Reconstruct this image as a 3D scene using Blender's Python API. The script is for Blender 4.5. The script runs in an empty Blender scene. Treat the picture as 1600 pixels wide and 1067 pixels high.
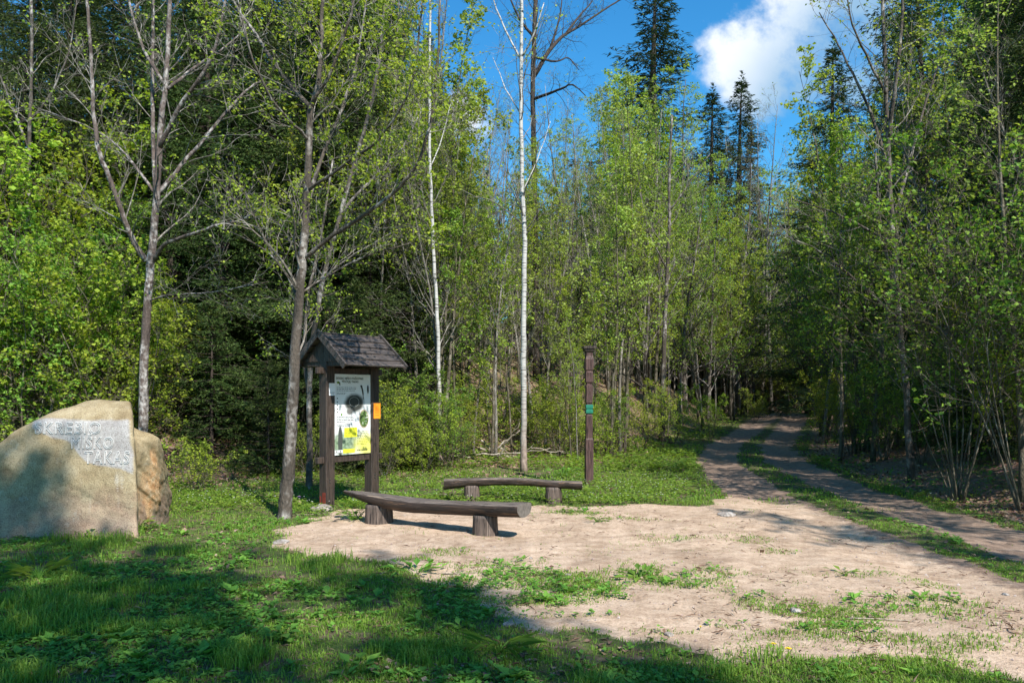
import bpy, math, random
import numpy as np
from mathutils import Vector, Matrix
from mathutils.bvhtree import BVHTree

# ------------------------------------------------------------------ camera, sky, sun, exposure
scene = bpy.context.scene
col = scene.collection
F = 1250.0            # focal length in photo pixels (photo 1600 wide)
CH = 1.7              # eye height
HOR = 620.0           # horizon row in the photo
cam_d = bpy.data.cameras.new("camera")
cam = bpy.data.objects.new("camera", cam_d)
col.objects.link(cam)
cam.location = (0, 0, CH)
cam.rotation_euler = (math.radians(90), 0, 0)
cam_d.sensor_width = 36.0
cam_d.lens = 36.0 * F / 1600.0
cam_d.shift_y = (HOR - 533.5) / 1600.0
cam_d.clip_end = 2000.0
scene.camera = cam

SUN_EL = math.radians(45)
SUN_H = (0.5, -0.866)                       # horizontal direction towards the sun
world = bpy.data.worlds.new("World")
scene.world = world
world.use_nodes = True
wn = world.node_tree; wn.nodes.clear()
def N(nt, typ, **kw):
    n = nt.nodes.new(typ)
    for k, v in kw.items():
        setattr(n, k, v)
    return n
def lk(nt, a, b): nt.links.new(a, b)
out = N(wn, 'ShaderNodeOutputWorld'); bg = N(wn, 'ShaderNodeBackground')
bg.inputs['Strength'].default_value = 0.105
sky = N(wn, 'ShaderNodeTexSky', sky_type='NISHITA', sun_disc=False)
sky.sun_elevation = SUN_EL
sky.sun_rotation = math.atan2(SUN_H[0], SUN_H[1])
sky.air_density = 1.0; sky.dust_density = 0.3; sky.ozone_density = 2.5
hs = N(wn, 'ShaderNodeHueSaturation'); hs.inputs['Saturation'].default_value = 1.3; hs.inputs['Value'].default_value = 1.0
lk(wn, sky.outputs[0], hs.inputs['Color'])
tc = N(wn, 'ShaderNodeTexCoord'); sp = N(wn, 'ShaderNodeSeparateXYZ'); lk(wn, tc.outputs['Generated'], sp.inputs[0])
def M(nt, op, a, b=None, clamp=False):
    n = N(nt, 'ShaderNodeMath', operation=op); n.use_clamp = clamp
    for i, v in enumerate((a, b)):
        if v is None: continue
        if isinstance(v, (int, float)): n.inputs[i].default_value = v
        else: lk(nt, v, n.inputs[i])
    return n.outputs[0]
yy = M(wn, 'MAXIMUM', sp.outputs[1], 0.02)
cu = M(wn, 'DIVIDE', sp.outputs[0], yy); cv = M(wn, 'DIVIDE', sp.outputs[2], yy)
cvec = N(wn, 'ShaderNodeCombineXYZ'); lk(wn, cu, cvec.inputs[0]); lk(wn, cv, cvec.inputs[1])
def wnoise(scale, detail, rough=0.55):
    n = N(wn, 'ShaderNodeTexNoise'); n.inputs['Scale'].default_value = scale
    n.inputs['Detail'].default_value = detail; n.inputs['Roughness'].default_value = rough
    lk(wn, cvec.outputs[0], n.inputs['Vector']); return n.outputs['Fac']
nz = wnoise(11.0, 12.0, .6); nz2 = wnoise(4.0, 4.0)
def blob(px, py, rx, ry, rot=0.0):
    du = M(wn, 'SUBTRACT', cu, (px-800)/F); dv = M(wn, 'SUBTRACT', cv, (HOR-py)/F)
    c, s = math.cos(rot), math.sin(rot)
    a = M(wn, 'ADD', M(wn, 'MULTIPLY', du, c), M(wn, 'MULTIPLY', dv, s))
    b = M(wn, 'SUBTRACT', M(wn, 'MULTIPLY', dv, c), M(wn, 'MULTIPLY', du, s))
    a = M(wn, 'DIVIDE', a, rx/F); b = M(wn, 'DIVIDE', b, ry/F)
    r = M(wn, 'SQRT', M(wn, 'ADD', M(wn, 'MULTIPLY', a, a), M(wn, 'MULTIPLY', b, b)))
    return M(wn, 'SUBTRACT', 1.0, r)
m = blob(1180, 100, 112, 132, -0.4)
for a in ((1260, 20, 200, 90, 0.2), (1310, 90, 190, 120, 0.0), (700, 190, 90, 70, 0.0), (1140, 60, 60, 50, 0.3)):
    m = M(wn, 'MAXIMUM', m, blob(*a))
m = M(wn, 'ADD', M(wn, 'MULTIPLY', M(wn, 'MINIMUM', m, 0.55), 1.3), M(wn, 'MULTIPLY', M(wn, 'SUBTRACT', nz, 0.52), 2.3))
mr = N(wn, 'ShaderNodeMapRange', interpolation_type='SMOOTHSTEP')
mr.inputs['From Min'].default_value = 0.22; mr.inputs['From Max'].default_value = 0.88
lk(wn, m, mr.inputs['Value'])
# cloud body: white crest at the upper left, grey blue underside to the lower right
g = M(wn, 'SUBTRACT', M(wn, 'ADD', cv, -0.03), M(wn, 'MULTIPLY', M(wn, 'ADD', cu, -0.26), 1.9))
g = M(wn, 'ADD', g, M(wn, 'MULTIPLY', M(wn, 'SUBTRACT', nz2, 0.5), 0.25))
gr = N(wn, 'ShaderNodeMapRange', interpolation_type='SMOOTHSTEP')
gr.inputs['From Min'].default_value = 0.14; gr.inputs['From Max'].default_value = 0.36
lk(wn, g, gr.inputs['Value'])
cc = N(wn, 'ShaderNodeMix', data_type='RGBA')
cc.inputs[6].default_value = (1.7, 2.9, 4.2, 1); cc.inputs[7].default_value = (5.3, 5.6, 6.0, 1)
lk(wn, gr.outputs[0], cc.inputs[0])
mx = N(wn, 'ShaderNodeMix', data_type='RGBA')
tint = N(wn, 'ShaderNodeMix', data_type='RGBA', blend_type='MULTIPLY'); tint.inputs[0].default_value = 1.0
tint.inputs[7].default_value = (.60, 1.08, 1.10, 1); lk(wn, hs.outputs[0], tint.inputs[6])
lk(wn, mr.outputs[0], mx.inputs[0]); lk(wn, tint.outputs[2], mx.inputs[6]); lk(wn, cc.outputs[2], mx.inputs[7])
lk(wn, mx.outputs[2], bg.inputs['Color']); lk(wn, bg.outputs[0], out.inputs[0])

sun_d = bpy.data.lights.new("sun", 'SUN'); sun_d.energy = 4.4; sun_d.angle = math.radians(0.5)
sun_d.color = (1.0, 0.955, 0.88)
sun = bpy.data.objects.new("sun", sun_d); col.objects.link(sun)
SD = Vector((SUN_H[0]*math.cos(SUN_EL), SUN_H[1]*math.cos(SUN_EL), math.sin(SUN_EL)))
sun.rotation_euler = SD.to_track_quat('Z', 'Y').to_euler()
scene.view_settings.view_transform = 'Standard'
scene.view_settings.look = 'None'
scene.view_settings.exposure = 0.9
scene.view_settings.gamma = 1.0
try:
    scene.cycles.transparent_max_bounces = 4
    scene.cycles.max_bounces = 6
except Exception: pass

# ------------------------------------------------------------------ helpers
RNG = np.random.default_rng(7)
random.seed(7)

def at(px, py, d):
    return np.array(((px-800)/F*d, d, CH+(HOR-py)/F*d))

def _h(ix, iy, seed):
    n = (ix.astype(np.int64)*374761393 + iy.astype(np.int64)*668265263 + seed*1442695041) & 0x7fffffff
    n = ((n ^ (n >> 13))*1274126177) & 0x7fffffff
    return ((n ^ (n >> 16)) & 0xffff)/65535.0
def vnoise(x, y, seed=0):
    x = np.asarray(x, float); y = np.asarray(y, float)
    ix = np.floor(x); iy = np.floor(y); fx = x-ix; fy = y-iy
    ix = ix.astype(int); iy = iy.astype(int)
    fx = fx*fx*(3-2*fx); fy = fy*fy*(3-2*fy)
    a = _h(ix, iy, seed); b = _h(ix+1, iy, seed); c = _h(ix, iy+1, seed); d = _h(ix+1, iy+1, seed)
    return (a*(1-fx)+b*fx)*(1-fy)+(c*(1-fx)+d*fx)*fy
def fbm(x, y, sc, seed=0, o=4):
    r = 0; a = .5; t = 0
    for i in range(o):
        r = r+a*vnoise(x*sc+17.3*i, y*sc-9.1*i, seed+i); t += a; a *= .5; sc *= 2.1
    return r/t
def sstep(a, b, x):
    t = np.clip((x-a)/(b-a), 0, 1); return t*t*(3-2*t)

def setprops(o, label=None, cat=None, group=None, kind=None):
    if label: o['label'] = label
    if cat: o['category'] = cat
    if group: o['group'] = group
    if kind: o['kind'] = kind
    return o
def empty(name, loc=(0, 0, 0), rz=0.0, label=None, cat=None, group=None):
    o = bpy.data.objects.new(name, None); col.objects.link(o)
    o.empty_display_size = 0.2
    o.location = loc; o.rotation_euler = (0, 0, rz)
    return setprops(o, label, cat, group)
def mesh_obj(name, me, parent=None, label=None, cat=None, group=None, kind=None):
    o = bpy.data.objects.new(name, me); col.objects.link(o)
    if parent: o.parent = parent
    return setprops(o, label, cat, group, kind)

class MB:
    """collects vertices with quads and triangles"""
    def __init__(s): s.V = []; s.Q = []; s.T = []; s.Qm = []; s.Tm = []; s.n = 0
    def add(s, V, Q=None, T=None, m=0):
        V = np.asarray(V, float).reshape(-1, 3)
        if Q is not None and len(Q):
            Q = np.asarray(Q, int).reshape(-1, 4); s.Q.append(Q+s.n); s.Qm.append(np.full(len(Q), m))
        if T is not None and len(T):
            T = np.asarray(T, int).reshape(-1, 3); s.T.append(T+s.n); s.Tm.append(np.full(len(T), m))
        s.V.append(V); s.n += len(V)
    def mesh(s, name, mats, smooth=False):
        V = np.concatenate(s.V) if s.V else np.zeros((0, 3))
        Q = np.concatenate(s.Q) if s.Q else np.zeros((0, 4), int)
        T = np.concatenate(s.T) if s.T else np.zeros((0, 3), int)
        mi = np.concatenate((s.Qm or [np.zeros(0, int)])+(s.Tm or [])).astype(np.int32)
        me = bpy.data.meshes.new(name)
        me.vertices.add(len(V)); me.vertices.foreach_set('co', V.astype(np.float32).ravel())
        nl = len(Q)*4+len(T)*3
        me.loops.add(nl); me.loops.foreach_set('vertex_index', np.concatenate((Q.ravel(), T.ravel())).astype(np.int32))
        nf = len(Q)+len(T); me.polygons.add(nf)
        st = np.concatenate((np.arange(len(Q))*4, len(Q)*4+np.arange(len(T))*3)).astype(np.int32)
        me.polygons.foreach_set('loop_start', st)
        for m_ in (mats if isinstance(mats, (list, tuple)) else [mats]): me.materials.append(m_)
        me.update(calc_edges=True)
        me.polygons.foreach_set('material_index', mi)
        me.polygons.foreach_set('use_smooth', np.full(nf, smooth))
        me.update()
        return me
    # ---- shapes
    def tube(s, P, R, k=6, m=0, cap=True, ecc=None, twist=0.0):
        P = np.asarray(P, float); n = len(P)
        R = np.broadcast_to(np.asarray(R, float), (n,))
        T = np.gradient(P, axis=0); T /= np.linalg.norm(T, axis=1)[:, None]+1e-9
        ref = np.array((0, 0, 1.0)) if abs(T[0][2]) < .8 else np.array((1.0, 0, 0))
        U = np.cross(T, ref); U /= np.linalg.norm(U, axis=1)[:, None]+1e-9
        W = np.cross(T, U)
        a = np.arange(k)/k*2*math.pi+twist
        ring = np.cos(a)[None, :, None]*U[:, None, :]+np.sin(a)[None, :, None]*W[:, None, :]
        V = P[:, None, :]+ring*R[:, None, None]
        i = np.arange(n-1)[:, None]*k; j = np.arange(k)[None, :]; j2 = (j+1) % k
        Q = np.stack((i+j, i+j2, i+k+j2, i+k+j), -1).reshape(-1, 4)
        V = V.reshape(-1, 3); Tt = []
        if cap:
            V = np.vstack((V, P[0], P[-1])); c0 = n*k; c1 = c0+1
            jj = np.arange(k); j2 = (jj+1) % k
            Tt = np.vstack((np.stack((np.full(k, c0), j2, jj), 1), np.stack((np.full(k, c1), (n-1)*k+jj, (n-1)*k+j2), 1)))
        s.add(V, Q, Tt, m)
    def box(s, c, d, rot=None, m=0, bev=0.0):
        """box with chamfered vertical and horizontal edges: centre, full size, 3x3 rotation"""
        d = np.asarray(d, float)/2; b = min(bev, d.min()*.5)
        V = []
        if b <= 0:
            V = np.array([(x, y, z) for z in (-1, 1) for y in (-1, 1) for x in (-1, 1)])*d
            Q = [(0, 2, 3, 1), (4, 5, 7, 6), (0, 1, 5, 4), (2, 6, 7, 3), (0, 4, 6, 2), (1, 3, 7, 5)]
            T = []
        else:
            V = []; idx = {}
            for ax in range(3):
                for sx in (-1, 1):
                    for sy in (-1, 1):
                        for sz in (-1, 1):
                            v = np.array((sx, sy, sz))*(d-b); v[ax] = (sx, sy, sz)[ax]*d[ax]
                            idx[(ax, sx, sy, sz)] = len(V); V.append(v)
            V = np.array(V); Q = []; T = []
            C = [(-1, -1), (1, -1), (1, 1), (-1, 1)]
            for ax in range(3):
                for sg in (-1, 1):
                    q = []
                    for (p, r) in C:
                        t = [0, 0, 0]; t[ax] = sg; t[(ax+1) % 3] = p; t[(ax+2) % 3] = r
                        q.append(idx[(ax, *t)])
                    Q.append(q if sg > 0 else q[::-1])
                # edges along ax
                a1, a2 = (ax+1) % 3, (ax+2) % 3
                for p in (-1, 1):
                    for r in (-1, 1):
                        q = []
                        for (e, ff) in ((-1, a1), (1, a1), (1, a2), (-1, a2)):
                            t = [0, 0, 0]; t[ax] = e; t[a1] = p; t[a2] = r
                            q.append(idx[(ff, *t)])
                        Q.append(q if p*r < 0 else q[::-1])
            for sx in (-1, 1):
                for sy in (-1, 1):
                    for sz in (-1, 1):
                        t = [idx[(a, sx, sy, sz)] for a in range(3)]
                        T.append(t if sx*sy*sz > 0 else t[::-1])
        V = np.asarray(V)
        if rot is not None: V = V @ np.asarray(rot).T
        s.add(V+np.asarray(c, float), Q, T, m)

def leaf_arrays(P, size, rng, asp=.42, up=.5, droop=.25, D=None):
    """one folded diamond leaf per point"""
    n = len(P)
    size = np.broadcast_to(np.asarray(size, float), (n,))
    a = rng.uniform(0, 2*math.pi, n)
    if D is None:
        D = np.stack((np.cos(a), np.sin(a), rng.normal(-droop, .45, n)), 1)
    D = D/(np.linalg.norm(D, axis=1)[:, None]+1e-9)
    Nn = rng.normal(0, 1, (n, 3))*(1-up); Nn[:, 2] += up*1.5
    S = np.cross(D, Nn); S /= np.linalg.norm(S, axis=1)[:, None]+1e-9
    U = np.cross(S, D)
    sz = size[:, None]
    B = P; Tp = P+D*sz; mid = P+D*sz*.45
    L = mid+S*sz*asp+U*sz*.10; R = mid-S*sz*asp+U*sz*.10
    V = np.stack((B, L, Tp, R), 1).reshape(-1, 3)
    i = np.arange(n)*4
    T = np.stack((i, i+1, i+2, i, i+2, i+3), 1).reshape(-1, 3)
    return V, T

# ------------------------------------------------------------------ materials
def new_mat(name):
    m_ = bpy.data.materials.new(name); m_.use_nodes = True; nt = m_.node_tree; nt.nodes.clear()
    o = N(nt, 'ShaderNodeOutputMaterial'); b = N(nt, 'ShaderNodeBsdfPrincipled'); lk(nt, b.outputs[0], o.inputs[0])
    return m_, nt, b, o
def noise(nt, scale, detail=4, vec=None, rough=.55, coord='Object', stretch=None, dist=0.0):
    n = N(nt, 'ShaderNodeTexNoise'); n.inputs['Scale'].default_value = scale; n.inputs['Detail'].default_value = detail
    n.inputs['Roughness'].default_value = rough; n.inputs['Distortion'].default_value = dist
    if vec is None:
        t = N(nt, 'ShaderNodeTexCoord'); vec = t.outputs[coord]
        if stretch:
            mp = N(nt, 'ShaderNodeMapping'); mp.inputs['Scale'].default_value = stretch; lk(nt, vec, mp.inputs[0]); vec = mp.outputs[0]
    lk(nt, vec, n.inputs['Vector']); return n.outputs['Fac']
def ramp(nt, fac, stops, interp='LINEAR'):
    r = N(nt, 'ShaderNodeValToRGB'); r.color_ramp.interpolation = interp
    e = r.color_ramp.elements
    while len(e) < len(stops): e.new(0.5)
    for i, (p, c) in enumerate(stops):
        e[i].position = p; e[i].color = (*c, 1) if len(c) == 3 else c
    lk(nt, fac, r.inputs[0]); return r.outputs[0]
def mixc(nt, fac, a, b, blend='MIX'):
    n = N(nt, 'ShaderNodeMix', data_type='RGBA', blend_type=blend)
    for i, v in ((0, fac), (6, a), (7, b)):
        if isinstance(v, (int, float)): n.inputs[i].default_value = v
        elif isinstance(v, tuple): n.inputs[i].default_value = (*v, 1)
        else: lk(nt, v, n.inputs[i])
    return n.outputs[2]
def bump(nt, b, h, strength=.5, dist=.02):
    n = N(nt, 'ShaderNodeBump'); n.inputs['Strength'].default_value = strength; n.inputs['Distance'].default_value = dist
    lk(nt, h, n.inputs['Height']); lk(nt, n.outputs[0], b.inputs['Normal'])

def leaf_mat(name, c0, c1, c2, trans=.35, rough=.45):
    """foliage: colour varies from leaf to leaf and from tree to tree"""
    m_, nt, b, o = new_mat(name)
    geo = N(nt, 'ShaderNodeNewGeometry'); oi = N(nt, 'ShaderNodeObjectInfo')
    c = ramp(nt, geo.outputs['Random Per Island'], [(0, c0), (.5, c1), (1, c2)])
    hsv = N(nt, 'ShaderNodeHueSaturation')
    lk(nt, M(nt, 'ADD', 0.474, M(nt, 'MULTIPLY', oi.outputs['Random'], .03)), hsv.inputs['Hue'])
    lk(nt, M(nt, 'ADD', 0.8, M(nt, 'MULTIPLY', oi.outputs['Random'], .4)), hsv.inputs['Value'])
    hsv.inputs['Saturation'].default_value = .92
    lk(nt, c, hsv.inputs['Color'])
    lk(nt, hsv.outputs[0], b.inputs['Base Color']); b.inputs['Roughness'].default_value = rough
    b.inputs['Specular IOR Level'].default_value = .2
    if trans > 0:
        t = N(nt, 'ShaderNodeBsdfTranslucent')
        tcol = mixc(nt, 1.0, hsv.outputs[0], (1.0, .95, .45), 'MULTIPLY')
        gm = N(nt, 'ShaderNodeHueSaturation'); gm.inputs['Value'].default_value = 1.5; lk(nt, tcol, gm.inputs['Color'])
        lk(nt, gm.outputs[0], t.inputs[0])
        ms = N(nt, 'ShaderNodeMixShader'); ms.inputs[0].default_value = trans
        lk(nt, b.outputs[0], ms.inputs[1]); lk(nt, t.outputs[0], ms.inputs[2]); lk(nt, ms.outputs[0], o.inputs[0])
    return m_
def bark_mat(name, dark, mid, light, patch=.5, scale=9.0):
    m_, nt, b, o = new_mat(name)
    n1 = noise(nt, scale, 5, stretch=(1, 1, .28)); n2 = noise(nt, 2.3, 3); n3 = noise(nt, 38, 3, stretch=(1, 1, .5))
    c = ramp(nt, n1, [(.3, dark), (.55, mid), (.8, mid)])
    pk = ramp(nt, n2, [(patch-.06, (0, 0, 0)), (patch+.1, (1, 1, 1))])
    pk2 = ramp(nt, noise(nt, 14, 4, stretch=(1, 1, .7)), [(.42, (0, 0, 0)), (.6, (1, 1, 1))])
    c = mixc(nt, mixc(nt, 1.0, pk, pk2, 'MULTIPLY'), c, light)
    c = mixc(nt, 0.5, c, ramp(nt, n3, [(.3, (.35, .35, .35)), (.7, (1, 1, 1))]), 'MULTIPLY')
    lk(nt, c, b.inputs['Base Color']); b.inputs['Roughness'].default_value = .9
    bump(nt, b, M(nt, 'ADD', n1, n3), .8, .03)
    return m_
def birch_mat(name):
    m_, nt, b, o = new_mat(name)
    t = N(nt, 'ShaderNodeTexCoord'); s_ = N(nt, 'ShaderNodeSeparateXYZ'); lk(nt, t.outputs['Object'], s_.inputs[0])
    n1 = noise(nt, 6, 3, stretch=(.6, .6, 6)); n2 = noise(nt, 3, 2)
    marks = ramp(nt, n1, [(.36, (.06, .05, .045)), (.46, (.40, .385, .36)), (.8, (.54, .52, .49))])
    low = noise(nt, 16, 4, stretch=(1, 1, .5))
    lowc = ramp(nt, low, [(.3, (.10, .07, .055)), (.7, (.36, .27, .22))])
    f = N(nt, 'ShaderNodeMapRange'); f.inputs['From Min'].default_value = 1.0; f.inputs['From Max'].default_value = 3.2
    lk(nt, M(nt, 'ADD', s_.outputs[2], M(nt, 'MULTIPLY', n2, 1.6)), f.inputs['Value'])
    c = mixc(nt, f.outputs[0], lowc, marks)
    lk(nt, c, b.inputs['Base Color']); b.inputs['Roughness'].default_value = .7
    bump(nt, b, n1, .4, .01); return m_
def wood_mat(name, dark, light, grain=(2, 30, 30), worn=None, rough=.7):
    m_, nt, b, o = new_mat(name)
    n1 = noise(nt, 1.5, 6, stretch=grain, dist=.4); n2 = noise(nt, 4, 4)
    c = ramp(nt, n1, [(.32, dark), (.68, light)])
    c = mixc(nt, .45, c, ramp(nt, n2, [(.3, (.55, .55, .55)), (.7, (1, 1, 1))]), 'MULTIPLY')
    if worn:
        w = ramp(nt, noise(nt, 9, 5, stretch=(grain[0]*.15, grain[1]*.12, grain[2]*.12)), [(.6, (0, 0, 0)), (.72, (1, 1, 1))])
        c = mixc(nt, w, c, worn)
    lk(nt, c, b.inputs['Base Color']); b.inputs['Roughness'].default_value = rough
    n5 = noise(nt, 3.2, 3, stretch=tuple(g_*.9 for g_ in grain)); ck = ramp(nt, n5, [(.36, (.25, .25, .25)), (.42, (1, 1, 1))]); c = mixc(nt, .8, c, ck, 'MULTIPLY'); lk(nt, c, b.inputs['Base Color'])
    bump(nt, b, M(nt, 'ADD', n1, M(nt, 'MULTIPLY', ck, .8)), .9, .012); return m_
def flat_mat(name, c, rough=.5, metal=0.0, var=.12, spec=.5):
    m_, nt, b, o = new_mat(name)
    n1 = noise(nt, 22, 4)
    cc_ = mixc(nt, 1.0, tuple(c), ramp(nt, n1, [(.3, (1-var,)*3), (.7, (1, 1, 1))]), 'MULTIPLY')
    lk(nt, cc_, b.inputs['Base Color']); b.inputs['Roughness'].default_value = rough; b.inputs['Metallic'].default_value = metal
    b.inputs['Specular IOR Level'].default_value = spec
    return m_

MAT = {}
MAT['leaf_fresh'] = leaf_mat('fresh leaves', (.15, .26, .014), (.24, .36, .018), (.36, .45, .03), .45, .6)
MAT['leaf_mid'] = leaf_mat('green leaves', (.08, .20, .016), (.14, .28, .02), (.23, .37, .03), .42, .55)
MAT['leaf_pale'] = leaf_mat('pale young leaves', (.17, .28, .04), (.25, .37, .05), (.34, .45, .07), .42, .6)
MAT['leaf_yellow'] = leaf_mat('yellow green leaves', (.16, .28, .010), (.25, .38, .013), (.36, .47, .022), .45, .6)
MAT['needle'] = leaf_mat('spruce needles', (.020, .046, .010), (.042, .085, .015), (.095, .145, .025), .14, .6)
MAT['needle_far'] = leaf_mat('far spruce needles', (.020, .045, .016), (.038, .075, .024), (.07, .115, .036), .12, .6)
MAT['needle_brown'] = leaf_mat('brown old spruce twigs', (.05, .055, .03), (.085, .085, .045), (.12, .11, .06), .15, .7)  # olive brown foliage of the old spruces
MAT['grass'] = leaf_mat('grass blades', (.075, .18, .010), (.13, .27, .014), (.22, .35, .03), .35, .5)
MAT['grass_dry'] = leaf_mat('bleached grass', (.20, .17, .08), (.14, .16, .05), (.30, .25, .13), .25, .6)
MAT['herb'] = leaf_mat('herb leaves', (.055, .16, .012), (.095, .24, .018), (.17, .33, .03), .35, .45)
MAT['litter'] = leaf_mat('dead leaves', (.10, .055, .03), (.22, .14, .085), (.38, .28, .19), .12, .8)
MAT['bark'] = bark_mat('grey bark', (.03, .024, .018), (.095, .075, .058), (.40, .37, .34), .52)
MAT['bark_red'] = bark_mat('speckled alder bark', (.045, .03, .025), (.13, .095, .08), (.50, .46, .43), .48)
MAT['bark_dark'] = bark_mat('dark spruce bark', (.02, .014, .01), (.06, .042, .032), (.12, .10, .085), .62)
MAT['bark_thin'] = bark_mat('young bark', (.045, .036, .022), (.12, .10, .065), (.30, .27, .21), .54, 14)
MAT['bark_pale'] = bark_mat('pale twigs', (.08, .068, .055), (.19, .165, .135), (.40, .37, .33), .50, 14)
MAT['birch'] = birch_mat('birch bark')
MAT['dead'] = bark_mat('dead wood', (.12, .09, .065), (.34, .28, .21), (.58, .52, .44), .5)

# ------------------------------------------------------------------ terrain functions
RY = np.array([-60, -10, 0, 8, 12, 16.3, 21, 26.6, 35, 43, 53, 58, 64, 80, 200.])
RX = np.array([8, 5.6, 5.25, 5.0, 5.0, 5.45, 6.3, 7.9, 11.2, 14.5, 18, 18.6, 16.5, 8, -60.])
def road_s(x, y):
    x = np.asarray(x, float); y = np.asarray(y, float)
    rx = np.interp(y, RY, RX); sl = (np.interp(y+1, RY, RX)-np.interp(y-1, RY, RX))/2
    return (x-rx)/np.sqrt(1+sl*sl)
def height(x, y):
    x = np.asarray(x, float); y = np.asarray(y, float)
    s = road_s(x, y)
    h = .65*sstep(18, 55, y)
    yb = np.interp(x, [-30, -12, -6, 0, 5, 9, 15, 30], [8, 12, 16.5, 20, 24, 34, 48, 70])
    mm = np.interp(x, [-14, -6, 0, 8], [.60, .40, .24, .17])
    t = np.maximum(0, y-yb); hl = mm*t*t/(t+3.0)
    hl = 9*(1-np.exp(-hl/9))*sstep(2.0, 7.0, -s)
    t = np.maximum(0, s-1.9); hr = .42*t*t/(t+1.4); hr = 4*(1-np.exp(-hr/4))
    h = h+hl+hr
    rut = np.exp(-((np.abs(s)-.85)/.35)**2)*.045*sstep(5, 9, y)
    h = h-rut
    h = h+(fbm(x, y, .35, 3, 3)-.5)*.12*sstep(2, 14, y)+(fbm(x, y, 2.2, 5, 3)-.5)*.05
    h = h+(fbm(x, y, .12, 9, 3)-.5)*.9*sstep(24, 40, y)
    return h
def ground_at(px, py):
    d = np.linspace(3.5, 120, 8000)
    x = (px-800)/F*d; z = CH+(HOR-py)/F*d
    k = np.argmax(z <= height(x, d)) if np.any(z <= height(x, d)) else len(d)-1
    return np.array((x[k], d[k], float(height(x[k], d[k]))))
def gp(px, d):
    x = (px-800)/F*d
    return np.array((x, d, float(height(x, d))))

CLEAR = np.array([(-2.5, 12.2), (-.5, 12.3), (.3, 12.6), (2.9, 12.6), (3.7, 13.6), (5, 13.2), (6.3, 10), (6.4, 2), (3.6, 3.5), (3.2, 4.9), (1.7, 5.15),
                  (.9, 5.6), (-.1, 5.95), (-.3, 6.8), (-1.25, 8.0), (-2.7, 9.2), (-3.0, 10.4)])
def poly_sd(x, y, P):
    x = np.asarray(x, float); y = np.asarray(y, float)
    ins = np.zeros(x.shape, bool); dm = np.full(x.shape, 1e9)
    n = len(P)
    for i in range(n):
        x1, y1 = P[i]; x2, y2 = P[(i+1) % n]
        ins ^= ((y1 > y) != (y2 > y)) & (x < (x2-x1)*(y-y1)/(y2-y1+1e-12)+x1)
        ex, ey = x2-x1, y2-y1; t = np.clip(((x-x1)*ex+(y-y1)*ey)/(ex*ex+ey*ey), 0, 1)
        dm = np.minimum(dm, np.hypot(x-x1-t*ex, y-y1-t*ey))
    return np.where(ins, dm, -dm)
# grass patches inside the sandy clearing: photo px centre, half sizes in metres, strength
PATCH = []
for (px, py, rx, ry, st) in [(880, 905, 1.15, .75, 1.0), (780, 880, .6, .35, .6), (1000, 900, .5, .6, .9), (1110, 893, .35, .3, .75), (1215, 945, .42, .35, 1.0), (1300, 955, .45, .22, .9),
                             (910, 803, .6, .22, .9), (985, 812, .45, .16, .8), (1040, 838, .35, .2, .5), (1170, 840, .35, .25, .55), (1210, 858, .25, .18, .4), (1330, 895, .4, .15, .45),
                             (1240, 990, .5, .18, .4), (1400, 945, .5, .3, .3), (1520, 1010, .5, .2, .5), (650, 872, .22, .2, .5), (1150, 975, .3, .1, .35), (1480, 955, .5, .5, .25),
                             (1230, 780, .7, .5, .35), (1040, 985, .5, .12, .35), (1290, 975, .5, .12, .7), (1200, 1015, .5, .15, .5), (1560, 1000, .8, .15, .4), (1330, 1035, .8, .15, .6), (820, 935, .7, .25, .8), (740, 905, .6, .3, .7), (1060, 910, .6, .25, .6), (900, 960, .5, .12, .3), (1380, 1000, .6, .2, .45), (1460, 905, .3, .2, .35), (700, 860, .35, .3, .35), (1100, 1020, .5, .12, .5)]:
    d = F*CH/(py-HOR); PATCH.append(((px-800)/F*d, d, rx, ry, st))
def masks(x, y):
    """returns sand, track, grass density (0..1)"""
    s = road_s(x, y)
    rag = fbm(x, y, 1.6, 21, 4)-.5; rag2 = fbm(x, y, 6.0, 25, 3)-.5
    sd = poly_sd(x, y, CLEAR)+rag*.9+rag2*.25
    sand = sstep(-.12, .16, sd)
    pg = np.zeros(np.shape(x))
    for (cx, cy, rx, ry, st) in PATCH:
        r = np.sqrt(((x-cx)/rx)**2+((y-cy)/ry)**2)
        pg = np.maximum(pg, st*sstep(1.25, .35, r+rag*1.4+rag2*.9))
    wid = 1.42+rag*.4+rag2*.15
    tr = sstep(wid+.12, wid-.12, np.abs(s))*sstep(3, 6, y)
    sw = np.interp(y, [5, 9, 16, 22, 30, 60], [.20, .30, .36, .34, .30, .12])+rag*.3+rag2*.2
    strip = sstep(sw+.08, sw-.08, np.abs(s-.0)); strip = strip*sstep(4.5, 7.5, y)*sstep(60, 28, y)
    sand = sand*(1-sstep(0.0, 1.0, s+1.0))            # sand fades to the grey track
    track = np.clip(tr, 0, 1)
    g = 1-np.clip(np.maximum(sand, track), 0, 1)
    g = g*(1-.92*sstep(1.55, 2.0, s+rag*.6))
    g = np.maximum(g, strip)
    g = np.maximum(g, pg*np.clip(sand+track, 0, 1))
    return sand, track, g

# visible-range test with margin (so that side steps still look right)
def inview(x, y, mpx=260): 
    px = 800+F*x/np.maximum(y, .1)
    return (px > -mpx) & (px < 1600+mpx) & (y > 2.5)

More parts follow.
